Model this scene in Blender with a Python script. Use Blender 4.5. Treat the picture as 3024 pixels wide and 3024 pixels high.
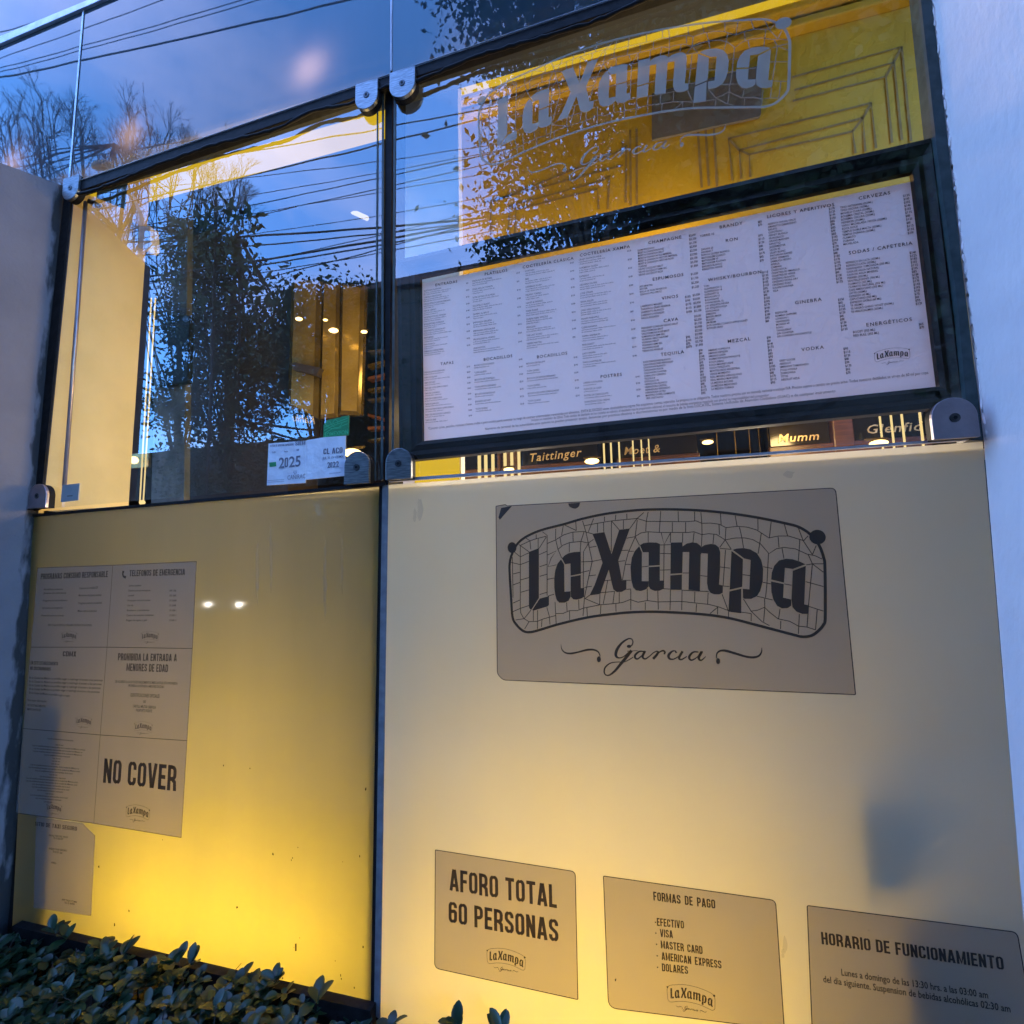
import bpy, bmesh, math, random
from mathutils import Vector, Matrix, noise
random.seed(7)
S = bpy.context.scene
for o in list(bpy.data.objects): bpy.data.objects.remove(o)

# ------------------------------------------------------------------ camera
CAM = Vector((0.0, -1.4, 1.65)); F = 1456.0
cr = Vector((.96554161, .25948618, -.01990777))          # right
cd = Vector((-.04796086, .10223189, -.99360374))         # down
cf = Vector((-.25579123, .96032055, .11115432))          # forward
cam = bpy.data.cameras.new('camera'); co = bpy.data.objects.new('camera', cam); S.collection.objects.link(co)
m3 = Matrix((cr, -cd, -cf)).transposed()
co.matrix_world = Matrix.Translation(CAM) @ m3.to_4x4()
cam.sensor_width = 36; cam.lens = F/3024*36; cam.clip_start = .02; cam.clip_end = 2000
S.camera = co
S.render.resolution_x = 1024; S.render.resolution_y = 1024
# ------------------------------------------------------------------ exposure
EXPO = 4.95
S.view_settings.view_transform = 'Standard'; S.view_settings.look = 'None'
S.view_settings.gamma = 1; S.view_settings.use_curve_mapping = False
S.view_settings.exposure = EXPO
K = 2.0**(-EXPO)                                          # lamp strengths below are written for exposure 0
# ------------------------------------------------------------------ sky: clear blue dusk with thin cloud
W = bpy.data.worlds.new('World'); S.world = W; W.use_nodes = True
nt = W.node_tree; nt.nodes.clear()
SUN_EL, SUN_ROT = math.radians(3.0), math.radians(155)
out = nt.nodes.new('ShaderNodeOutputWorld'); bg = nt.nodes.new('ShaderNodeBackground')
sky = nt.nodes.new('ShaderNodeTexSky'); sky.sky_type = 'NISHITA'; sky.sun_disc = False
sky.sun_elevation = SUN_EL; sky.sun_rotation = SUN_ROT; sky.altitude = 2200; sky.air_density = 1.0; sky.dust_density = .6; sky.ozone_density = 3.0
tc = nt.nodes.new('ShaderNodeTexCoord'); mp = nt.nodes.new('ShaderNodeMapping'); mp.inputs['Scale'].default_value = (1, 1, 2.6)
ns = nt.nodes.new('ShaderNodeTexNoise'); ns.inputs['Scale'].default_value = 1.6; ns.inputs['Detail'].default_value = 6; ns.inputs['Roughness'].default_value = .55
rp = nt.nodes.new('ShaderNodeValToRGB'); rp.color_ramp.elements[0].position = .47; rp.color_ramp.elements[1].position = .70
rp.color_ramp.elements[0].color = (.03, .03, .03, 1); rp.color_ramp.elements[1].color = (.5, .5, .5, 1)
mx = nt.nodes.new('ShaderNodeMixRGB'); mx.inputs['Color2'].default_value = (1.0, 1.0, 1.5, 1)
tn = nt.nodes.new('ShaderNodeMixRGB'); tn.blend_type = 'MULTIPLY'; tn.inputs[0].default_value = 1; tn.inputs['Color2'].default_value = (.68, .90, 1.20, 1)
L = nt.links.new
L(tc.outputs['Generated'], mp.inputs[0]); L(mp.outputs[0], ns.inputs['Vector']); L(ns.outputs['Fac'], rp.inputs[0])
L(sky.outputs[0], tn.inputs['Color1']); L(tn.outputs[0], mx.inputs['Color1']); L(rp.outputs[0], mx.inputs['Fac'])
L(mx.outputs[0], bg.inputs[0]); bg.inputs[1].default_value = .15; L(bg.outputs[0], out.inputs[0])
sl = bpy.data.lights.new('sun', 'SUN'); sl.energy = .014; sl.angle = math.radians(8); sl.color = (1, .8, .65)
so = bpy.data.objects.new('sun', sl); S.collection.objects.link(so); so.rotation_euler = (math.radians(87), 0, math.radians(-155+180))
try:
    S.cycles.max_bounces = 10; S.cycles.transparent_max_bounces = 24; S.cycles.caustics_reflective = False; S.cycles.caustics_refractive = False
    S.cycles.sample_clamp_indirect = 6
except Exception: pass

# ------------------------------------------------------------------ projection helpers: photo position -> point on a real plane
def ray(x, y): return cr*(x-1512)+cd*(y-1512)+cf*F
def P(x, y, off=0.0):                                     # point on the plane y = off (the facade is y = 0)
    r = ray(x, y); return CAM + r*((off+1.4)/r.y)
TILT = math.tan(math.radians(1.0)); ZF = 3.365
def PF(x, y):                                             # point on the slightly leaning fascia
    r = ray(x, y); # y = -(z-ZF)*TILT
    t = (1.4-(CAM.z-ZF)*TILT)/(r.y+r.z*TILT); return CAM+r*t
def MIR(x, y, D):                                         # what the glass mirrors: a thing D metres in front of the facade
    v = P(x, y, D); return Vector((v.x, -v.y, v.z))
def MIRF(x, y, D):
    r = ray(x, y).normalized(); n = Vector((0, 1, TILT)).normalized(); rr = r-2*r.dot(n)*n; p = PF(x, y)
    return p+rr*((-D-p.y)/rr.y)

# ------------------------------------------------------------------ materials
def mat(name):
    m = bpy.data.materials.new(name); m.use_nodes = True; n = m.node_tree; n.nodes.clear()
    o = n.nodes.new('ShaderNodeOutputMaterial'); return m, n, o
def noise_col(n, c1, c2, scale, lo=.35, hi=.65, detail=6, stretch=(1, 1, 1)):
    t = n.nodes.new('ShaderNodeTexCoord'); mp = n.nodes.new('ShaderNodeMapping'); mp.inputs['Scale'].default_value = stretch
    s = n.nodes.new('ShaderNodeTexNoise'); s.inputs['Scale'].default_value = scale; s.inputs['Detail'].default_value = detail
    r = n.nodes.new('ShaderNodeValToRGB'); r.color_ramp.elements[0].position = lo; r.color_ramp.elements[1].position = hi
    r.color_ramp.elements[0].color = (*c1, 1); r.color_ramp.elements[1].color = (*c2, 1)
    n.links.new(t.outputs['Object'], mp.inputs[0]); n.links.new(mp.outputs[0], s.inputs['Vector']); n.links.new(s.outputs['Fac'], r.inputs[0])
    return r.outputs[0], s.outputs['Fac'], mp.outputs[0]
def pbr(name, c1, c2=None, rough=.6, scale=20, metal=0, bump=0, bscale=60, stretch=(1, 1, 1), spec=.5, emit=None, es=0, bstretch=None):
    m, n, o = mat(name); b = n.nodes.new('ShaderNodeBsdfPrincipled'); n.links.new(b.outputs[0], o.inputs[0])
    c2 = c2 or tuple(v*.8 for v in c1)
    col, f, v = noise_col(n, c1, c2, scale, stretch=stretch); n.links.new(col, b.inputs['Base Color'])
    b.inputs['Roughness'].default_value = rough; b.inputs['Metallic'].default_value = metal; b.inputs['Specular IOR Level'].default_value = spec
    if emit: b.inputs['Emission Color'].default_value = (*emit, 1); b.inputs['Emission Strength'].default_value = es*K
    if bump:
        s = n.nodes.new('ShaderNodeTexNoise'); s.inputs['Scale'].default_value = bscale; s.inputs['Detail'].default_value = 8
        mp = n.nodes.new('ShaderNodeMapping'); mp.inputs['Scale'].default_value = bstretch or (1, 1, 1); tcx = n.nodes.new('ShaderNodeTexCoord')
        n.links.new(tcx.outputs['Object'], mp.inputs[0]); n.links.new(mp.outputs[0], s.inputs['Vector'])
        bp = n.nodes.new('ShaderNodeBump'); bp.inputs['Strength'].default_value = bump; bp.inputs['Distance'].default_value = .01
        n.links.new(s.outputs['Fac'], bp.inputs['Height']); n.links.new(bp.outputs[0], b.inputs['Normal'])
    return m
def emis(name, c, s):
    m, n, o = mat(name); e = n.nodes.new('ShaderNodeEmission'); e.inputs[0].default_value = (*c, 1); e.inputs[1].default_value = s*K
    n.links.new(e.outputs[0], o.inputs[0]); return m
def film(name, tcol, dcol, fac, rough=.5, gloss=.03):     # thin film stuck on: lets light through, keeps a surface colour
    m, n, o = mat(name); t = n.nodes.new('ShaderNodeBsdfTransparent'); t.inputs[0].default_value = (*tcol, 1)
    d = n.nodes.new('ShaderNodeBsdfDiffuse'); mx = n.nodes.new('ShaderNodeMixShader'); mx.inputs[0].default_value = fac
    col, f, v = noise_col(n, dcol, tuple(x*.86 for x in dcol), 9); n.links.new(col, d.inputs[0])
    g = n.nodes.new('ShaderNodeBsdfGlossy'); g.inputs['Roughness'].default_value = rough; m2 = n.nodes.new('ShaderNodeMixShader'); m2.inputs[0].default_value = gloss
    n.links.new(t.outputs[0], mx.inputs[1]); n.links.new(d.outputs[0], mx.inputs[2])
    n.links.new(mx.outputs[0], m2.inputs[1]); n.links.new(g.outputs[0], m2.inputs[2]); n.links.new(m2.outputs[0], o.inputs[0]); return m
def fres(n, ior, gain, front=True):
    f = n.nodes.new('ShaderNodeFresnel'); f.inputs[0].default_value = ior
    a = n.nodes.new('ShaderNodeMath'); a.operation = 'MULTIPLY'; a.inputs[1].default_value = gain; a.use_clamp = True
    n.links.new(f.outputs[0], a.inputs[0]); out_ = a.outputs[0]
    if front:
        g = n.nodes.new('ShaderNodeNewGeometry'); b = n.nodes.new('ShaderNodeMath'); b.operation = 'SUBTRACT'; b.inputs[0].default_value = 1
        n.links.new(g.outputs['Backfacing'], b.inputs[1]); c = n.nodes.new('ShaderNodeMath'); c.operation = 'MULTIPLY'
        n.links.new(out_, c.inputs[0]); n.links.new(b.outputs[0], c.inputs[1]); out_ = c.outputs[0]
    return out_
def wavy(n, amp, scale):
    t = n.nodes.new('ShaderNodeTexCoord'); s = n.nodes.new('ShaderNodeTexNoise'); s.inputs['Scale'].default_value = scale; s.inputs['Detail'].default_value = 2
    b = n.nodes.new('ShaderNodeBump'); b.inputs['Strength'].default_value = 1; b.inputs['Distance'].default_value = amp
    n.links.new(t.outputs['Object'], s.inputs['Vector']); n.links.new(s.outputs['Fac'], b.inputs['Height']); return b.outputs[0]
def glass_mat(name, ior, gain, tint, amp=.0006, dirt=.007):
    m, n, o = mat(name); t = n.nodes.new('ShaderNodeBsdfTransparent'); t.inputs[0].default_value = (*tint, 1)
    g = n.nodes.new('ShaderNodeBsdfGlossy'); g.inputs['Roughness'].default_value = 0.0; g.inputs[0].default_value = (.96, .98, 1, 1)
    n.links.new(wavy(n, amp, 1.6), g.inputs['Normal'])
    d = n.nodes.new('ShaderNodeBsdfDiffuse'); d.inputs[0].default_value = (.6, .62, .62, 1)
    col, f, v = noise_col(n, (0, 0, 0), (dirt,)*3, 5, .45, .75); sp = n.nodes.new('ShaderNodeMixShader')
    n.links.new(col, sp.inputs[0]); n.links.new(t.outputs[0], sp.inputs[1]); n.links.new(d.outputs[0], sp.inputs[2])
    mx = n.nodes.new('ShaderNodeMixShader'); n.links.new(fres(n, ior, gain), mx.inputs[0])
    n.links.new(sp.outputs[0], mx.inputs[1]); n.links.new(g.outputs[0], mx.inputs[2]); n.links.new(mx.outputs[0], o.inputs[0]); return m
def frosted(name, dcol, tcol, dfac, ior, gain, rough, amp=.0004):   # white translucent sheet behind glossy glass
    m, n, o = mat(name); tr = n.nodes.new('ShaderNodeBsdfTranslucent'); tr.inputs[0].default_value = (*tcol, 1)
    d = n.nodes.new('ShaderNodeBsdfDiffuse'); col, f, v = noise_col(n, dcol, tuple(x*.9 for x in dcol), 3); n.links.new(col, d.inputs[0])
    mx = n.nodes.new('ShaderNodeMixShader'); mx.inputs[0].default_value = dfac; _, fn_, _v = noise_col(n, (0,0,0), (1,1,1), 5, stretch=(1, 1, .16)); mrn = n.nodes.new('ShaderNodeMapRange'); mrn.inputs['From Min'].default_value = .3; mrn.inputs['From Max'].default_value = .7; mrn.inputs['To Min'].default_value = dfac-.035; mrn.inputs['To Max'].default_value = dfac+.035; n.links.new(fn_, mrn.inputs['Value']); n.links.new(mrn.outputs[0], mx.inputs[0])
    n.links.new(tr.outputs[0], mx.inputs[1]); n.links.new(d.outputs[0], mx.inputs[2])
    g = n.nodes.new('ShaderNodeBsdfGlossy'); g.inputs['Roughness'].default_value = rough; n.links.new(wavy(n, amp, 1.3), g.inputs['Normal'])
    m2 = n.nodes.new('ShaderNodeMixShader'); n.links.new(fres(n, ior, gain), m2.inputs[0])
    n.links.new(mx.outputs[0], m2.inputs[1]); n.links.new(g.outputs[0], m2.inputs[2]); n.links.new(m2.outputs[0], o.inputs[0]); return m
def clear(name):
    m, n, o = mat(name); t = n.nodes.new('ShaderNodeBsdfTransparent'); t.inputs[0].default_value = (.97, .99, .98, 1); n.links.new(t.outputs[0], o.inputs[0]); return m
def leafmat(name, c1, c2, rough=.35, trans=.25, scale=8):
    m, n, o = mat(name); b = n.nodes.new('ShaderNodeBsdfPrincipled'); b.inputs['Roughness'].default_value = rough
    col, f, v = noise_col(n, c1, c2, scale); n.links.new(col, b.inputs['Base Color'])
    t = n.nodes.new('ShaderNodeBsdfTranslucent'); n.links.new(col, t.inputs[0]); mx = n.nodes.new('ShaderNodeMixShader'); mx.inputs[0].default_value = trans
    n.links.new(b.outputs[0], mx.inputs[1]); n.links.new(t.outputs[0], mx.inputs[2]); n.links.new(mx.outputs[0], o.inputs[0]); return m

M = {}
M['plaster_white'] = pbr('white render', (.97, .79, .72), (.90, .735, .68), .85, 6, bump=.32, bscale=70, bstretch=(1, 1, .35))
M['plaster_grey'] = pbr('grey render', (.155, .145, .16), (.125, .117, .13), .85, 4, bump=.35, bscale=50)
M['grime'] = film('black grime', (.2, .2, .2), (.02, .02, .022), .8)
M['glass'] = glass_mat('window glass', 1.52, 2.45, (.97, .99, .98))
M['clear'] = clear('glass core')
M['glass_edge'] = pbr('glass edge', (.045, .06, .06), (.07, .09, .09), .3, 30, spec=.15)
M['glass_grey'] = pbr('grey glass edge', (.16, .165, .18), (.10, .105, .12), .3, 30)
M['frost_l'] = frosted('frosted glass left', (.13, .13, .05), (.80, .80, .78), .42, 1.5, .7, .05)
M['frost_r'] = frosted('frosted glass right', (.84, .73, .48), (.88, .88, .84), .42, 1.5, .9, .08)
M['fascia'] = frosted('fascia glass', (.03, .065, .10), (.6, .6, .6), .6, 1.5, 1.5, .01, .0005)
M['steel'] = pbr('brushed steel', (.27, .28, .29), (.13, .14, .15), .34, 30, metal=1, bump=.1, bscale=200, stretch=(1, 1, 9))
M['steel_pink'] = pbr('dull steel', (.36, .31, .34), (.26, .23, .26), .38, 14, metal=.9, bump=.08, bscale=120)
M['screw'] = pbr('dark screw', (.10, .10, .11), (.05, .05, .05), .35, 60, metal=1)
M['rubber'] = pbr('black seal', (.004, .004, .0045), (.009, .009, .010), .6, 30, spec=.15, bump=.5, bscale=14)
M['silver'] = pbr('silver trim', (.55, .57, .62), (.40, .42, .48), .35, 20, metal=.8)
M['frame'] = pbr('dark brown wood', (.010, .0045, .003), (.004, .0025, .002), .45, 12, spec=.12, bump=.1, bscale=40, stretch=(1, 1, 6))
M['frame_red'] = pbr('red brown wood', (.04, .016, .011), (.018, .008, .006), .45, 12, spec=.15, stretch=(6, 1, 1))
M['paper'] = leafmat('menu paper', (.95, .86, .88), (.92, .83, .85), .7, .28, 3)
M['ink'] = pbr('black ink', (.03, .03, .035), (.045, .045, .05), .7, 80)
M['film'] = film('grey film', (.76, .72, .60), (.34, .31, .32), .27)
M['film_line'] = film('film edge', (.25, .23, .2), (.05, .045, .04), .5)
M['film_ink'] = film('brown ink', (.20, .145, .06), (.050, .044, .032), .45)
M['film_ink_soft'] = film('faded brown ink', (.35, .30, .22), (.09, .08, .06), .5)
M['etch'] = film('etched frost', (.60, .60, .55), (.50, .45, .37), .62)
M['etch_thin'] = film('etched frost lines', (.7, .7, .65), (.46, .41, .33), .5)
M['ochre'] = pbr('ochre wall paint', (.52, .345, .022), (.46, .30, .02), .6, 3, bump=.1, bscale=90)
M['ochre_line'] = pbr('taupe line paint', (.29, .20, .06), (.24, .165, .055), .7, 10)
M['cream'] = pbr('cream wall paint', (.62, .47, .19), (.55, .42, .16), .7, 5, bump=.12, bscale=60)
M['dark'] = pbr('dark interior paint', (.022, .016, .012), (.035, .024, .017), .7, 5)
M['ceiling'] = pbr('charcoal ceiling', (.04, .045, .042), (.03, .035, .033), .8, 5)
M['black_glass'] = pbr('black lacquer', (.008, .008, .009), (.014, .012, .01), .12, 10)
M['wood'] = pbr('mahogany', (.12, .045, .02), (.06, .022, .012), .35, 10, stretch=(1, 1, 8))
M['gold'] = pbr('gold lettering', (.75, .55, .28), (.6, .42, .2), .35, 20, metal=.4, emit=(1, .65, .3), es=.0)
M['brass'] = pbr('amber glass', (.42, .29, .07), (.26, .17, .035), .22, 4, metal=.55, bump=.25, bscale=9, bstretch=(1, 1, 5))
M['brass_dark'] = pbr('bevelled amber edge', (.22, .15, .045), (.12, .08, .02), .15, 4, metal=.6)
M['concrete'] = pbr('bare concrete', (.13, .13, .115), (.05, .05, .045), .8, 7, bump=.4, bscale=22, stretch=(1, 1, .5))
M['whiteplastic'] = pbr('white plastic', (.65, .6, .52), (.6, .55, .46), .5, 20)
M['blackplastic'] = pbr('black plastic', (.004, .004, .005), (.006, .006, .006), .6, 30, spec=.2)
M['lightbox'] = pbr('lightbox lining', (.78, .76, .72), (.72, .70, .66), .8, 5)
M['tube'] = emis('yellow lamp tube', (1, .575, .014), 52)
M['tube_bright'] = emis('bright yellow lamp tube', (1, .56, .012), 46)
M['tube_mid'] = emis('soft yellow lamp tube', (1, .60, .018), 11)
M['tube_dim'] = emis('dim yellow lamp tube', (1, .60, .018), 9)
M['bulb'] = emis('warm bulb', (1, .60, .20), 6)
M['fbulb'] = emis('fascia bulb', (1, .60, .46), 3.2)
M['lit'] = emis('lit strip', (1, .72, .30), 1.1)  # emission put into bars and cords that are no lamps
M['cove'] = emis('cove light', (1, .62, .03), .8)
M['pale_lamp'] = emis('ceiling tube', (1, .82, .62), .8)
M['pale_paint'] = pbr('pale paint', (.78, .74, .66), (.72, .68, .6), .7, 5)
M['grey_card'] = pbr('grey card', (.15, .135, .14), (.12, .11, .115), .7, 6)
M['green'] = pbr('green sticker', (.01, .17, .05), (.02, .24, .08), .45, 16)
M['green_light'] = pbr('green print', (.05, .45, .18), (.04, .38, .15), .45, 16)
M['white_sheet'] = pbr('white sheet', (.62, .64, .70), (.54, .55, .62), .4, 20, bump=.35, bscale=35)
M['grey_ink'] = pbr('grey ink', (.16, .16, .21), (.12, .12, .17), .6, 30)
M['blue_plate'] = pbr('grey plate', (.20, .24, .27), (.17, .21, .24), .4, 15)
M['leaf'] = leafmat('hedge leaf', (.008, .028, .013), (.016, .046, .019), .32, .25, 14)
M['leaf_b'] = leafmat('dark hedge leaf', (.007, .022, .012), (.014, .042, .018), .30, .2, 14)
M['leaf_c'] = leafmat('young hedge leaf', (.022, .048, .014), (.014, .036, .011), .4, .3, 14)
M['tree_leaf'] = leafmat('tree leaf', (.02, .032, .012), (.03, .048, .016), .7, .1, 2)
M['bark'] = pbr('bark', (.06, .045, .035), (.03, .024, .02), .9, 12, bump=.4, bscale=30)
M['soil'] = pbr('soil', (.03, .024, .018), (.015, .012, .01), .9, 30, bump=.5)
M['asphalt'] = pbr('asphalt', (.055, .055, .057), (.04, .04, .042), .85, 40, bump=.3, bscale=160)
M['paving'] = pbr('paving', (.22, .21, .20), (.17, .165, .16), .8, 8, bump=.2, bscale=60)
M['cable'] = pbr('cable sheath', (.012, .012, .013), (.02, .02, .02), .6, 30)
M['lamp_grey'] = pbr('street lamp paint', (.18, .18, .18), (.13, .13, .13), .5, 12)
M['car_paint'] = pbr('car paint', (.05, .06, .08), (.045, .055, .075), .2, 5, metal=.4)
M['headlight'] = emis('headlight', (1, .95, .85), 320)
M['facade_far'] = pbr('far facade', (.075, .06, .05), (.06, .05, .04), .8, 2)
M['tyre'] = pbr('tyre', (.02, .02, .02), (.03, .03, .03), .8, 20)

# ------------------------------------------------------------------ mesh helpers
C = S.collection
class MB:
    def __init__(s): s.v = []; s.f = []; s.m = []
    def add(s, vs, fs, mi=0):
        b = len(s.v); s.v += [tuple(v) for v in vs]; s.f += [tuple(b+i for i in f) for f in fs]; s.m += [mi]*len(fs); return s
    def box(s, a, b, mi=0):
        x0, y0, z0 = a; x1, y1, z1 = b
        return s.add([(x0, y0, z0), (x1, y0, z0), (x1, y1, z0), (x0, y1, z0), (x0, y0, z1), (x1, y0, z1), (x1, y1, z1), (x0, y1, z1)],
                     [(0, 3, 2, 1), (4, 5, 6, 7), (0, 1, 5, 4), (1, 2, 6, 5), (2, 3, 7, 6), (3, 0, 4, 7)], mi)
    def slab(s, pts, dv, mi=0, mside=None):               # polygon of points (front) extruded by dv (to its back)
        n = len(pts); mside = mi if mside is None else mside; dv = Vector(dv)
        b = len(s.v); s.v += [tuple(p) for p in pts]+[tuple(Vector(p)+dv) for p in pts]
        s.f.append(tuple(b+i for i in range(n))); s.m.append(mi)
        s.f.append(tuple(b+n+i for i in reversed(range(n)))); s.m.append(mside)
        for i in range(n):
            j = (i+1) % n; s.f.append((b+j, b+i, b+n+i, b+n+j)); s.m.append(mside)
        return s
    def tube(s, pts, rad, k=6, mi=0, cap=True):
        n = len(pts); pts = [Vector(p) for p in pts]; b = len(s.v)
        rad = rad if isinstance(rad, (list, tuple)) else [rad]*n
        for i, p in enumerate(pts):
            t = (pts[min(i+1, n-1)]-pts[max(i-1, 0)]); t = t.normalized() if t.length > 1e-9 else Vector((0, 0, 1))
            u = t.cross(Vector((0, 0, 1)));  u = u if u.length > 1e-3 else t.cross(Vector((0, 1, 0))); u.normalize(); w = t.cross(u)
            for q in range(k):
                a = 2*math.pi*q/k; s.v.append(tuple(p+(u*math.cos(a)+w*math.sin(a))*rad[i]))
        for i in range(n-1):
            for q in range(k):
                r = (q+1) % k; s.f.append((b+i*k+q, b+i*k+r, b+(i+1)*k+r, b+(i+1)*k+q)); s.m.append(mi)
        if cap:
            s.f.append(tuple(b+q for q in reversed(range(k)))); s.m.append(mi); s.f.append(tuple(b+(n-1)*k+q for q in range(k))); s.m.append(mi)
        return s
    def sphere(s, c, r, k=12, mi=0, sc=(1, 1, 1)):
        b = len(s.v); c = Vector(c)
        for i in range(k//2+1):
            th = math.pi*i/(k//2)
            for q in range(k):
                a = 2*math.pi*q/k; s.v.append(tuple(c+Vector((r*sc[0]*math.sin(th)*math.cos(a), r*sc[1]*math.sin(th)*math.sin(a), r*sc[2]*math.cos(th)))))
        for i in range(k//2):
            for q in range(k):
                s.f.append((b+i*k+q, b+(i+1)*k+q, b+(i+1)*k+(q+1) % k, b+i*k+(q+1) % k)); s.m.append(mi)
        return s
    def build(s, name, mats, parent=None, bevel=0, smooth=False, fix=True):
        me = bpy.data.meshes.new(name); me.from_pydata(s.v, [], s.f)
        mats = mats if isinstance(mats, (list, tuple)) else [mats]
        for m in mats: me.materials.append(M[m] if isinstance(m, str) else m)
        me.polygons.foreach_set('material_index', s.m)
        if fix:
            bm = bmesh.new(); bm.from_mesh(me); bmesh.ops.recalc_face_normals(bm, faces=bm.faces); bm.to_mesh(me); bm.free()
        if smooth: me.polygons.foreach_set('use_smooth', [True]*len(me.polygons))
        me.update(); o = bpy.data.objects.new(name, me); C.objects.link(o)
        if parent: o.parent = parent; o.matrix_parent_inverse = Matrix.Translation(-parent.location)
        if bevel:
            b = o.modifiers.new('bevel', 'BEVEL'); b.width = bevel; b.segments = 2; b.limit_method = 'ANGLE'
        return o
def tag(o, label=None, cat=None, group=None, kind=None):
    if label: o['label'] = label
    if cat: o['category'] = cat
    if group: o['group'] = group
    if kind: o['kind'] = kind
    return o
def thing(name, loc, label, cat, group=None):
    o = bpy.data.objects.new(name, None); C.objects.link(o); o.location = loc; o.empty_display_size = .05
    return tag(o, label, cat, group)

def crom(pts, n=6, closed=False):                          # smooth a polyline (any dimension)
    out_ = []; N = len(pts)
    g = (lambda i: pts[i % N]) if closed else (lambda i: pts[max(0, min(N-1, i))])
    for i in range(N if closed else N-1):
        p0, p1, p2, p3 = g(i-1), g(i), g(i+1), g(i+2)
        for k in range(n):
            t = k/n; out_.append(tuple(.5*((2*b)+(-a+c)*t+(2*a-5*b+4*c-d)*t*t+(-a+3*b-3*c+d)*t**3) for a, b, c, d in zip(p0, p1, p2, p3)))
    if not closed: out_.append(tuple(pts[-1]))
    return out_
def ribbon(pts, closed=False):                             # [(x, y, width)] -> 2-D verts and quads
    n = len(pts); vs = []; fs = []
    for i, (x, y, w) in enumerate(pts):
        a = pts[(i-1) % n] if closed else pts[max(i-1, 0)]; b = pts[(i+1) % n] if closed else pts[min(i+1, n-1)]
        dx, dy = b[0]-a[0], b[1]-a[1]; l = math.hypot(dx, dy) or 1; nx, ny = -dy/l*w/2, dx/l*w/2
        vs += [(x+nx, y+ny), (x-nx, y-ny)]
    for i in range(n if closed else n-1):
        j = (i+1) % n; fs.append((2*i, 2*i+1, 2*j+1, 2*j))
    return vs, fs
def ell(cx, cy, rx, ry, k=18): return [(cx+rx*math.cos(2*math.pi*i/k), cy+ry*math.sin(2*math.pi*i/k)) for i in range(k)]

# ------------------------------------------------------------------ lettering: glyph outlines turned to mesh once, then laid out
GL = {}
def glyphs(chars, key, offset, res=3):
    def conv(body):
        cu = bpy.data.curves.new('t', 'FONT'); cu.body = body; cu.offset = offset; cu.resolution_u = res; cu.fill_mode = 'FRONT'
        ob = bpy.data.objects.new('t', cu); C.objects.link(ob); dg = bpy.context.evaluated_depsgraph_get()
        me = bpy.data.meshes.new_from_object(ob.evaluated_get(dg)); vs = [(v.co.x, v.co.y) for v in me.vertices]; fs = [tuple(p.vertices) for p in me.polygons]
        bpy.data.objects.remove(ob); bpy.data.meshes.remove(me); bpy.data.curves.remove(cu); return vs, fs
    base = max(v[0] for v in conv('|')[0]); GL[key] = {}
    for c in chars:
        vs, fs = conv(c) if c != ' ' else ([], []); adv = max(v[0] for v in conv(c+'|')[0])-base; GL[key][c] = (vs, fs, adv)
CH = ' ABCDEFGHIJKLMNOPQRSTUVWXYZabcdefghijklmnopqrstuvwxyz0123456789.,:;-/&$*()%ÍÉÁÓÑíéáóúñ'
glyphs(CH, 'r', 0.0, 2); glyphs(CH, 'b', .018, 3); glyphs(CH, 'm', .012, 2)
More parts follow.
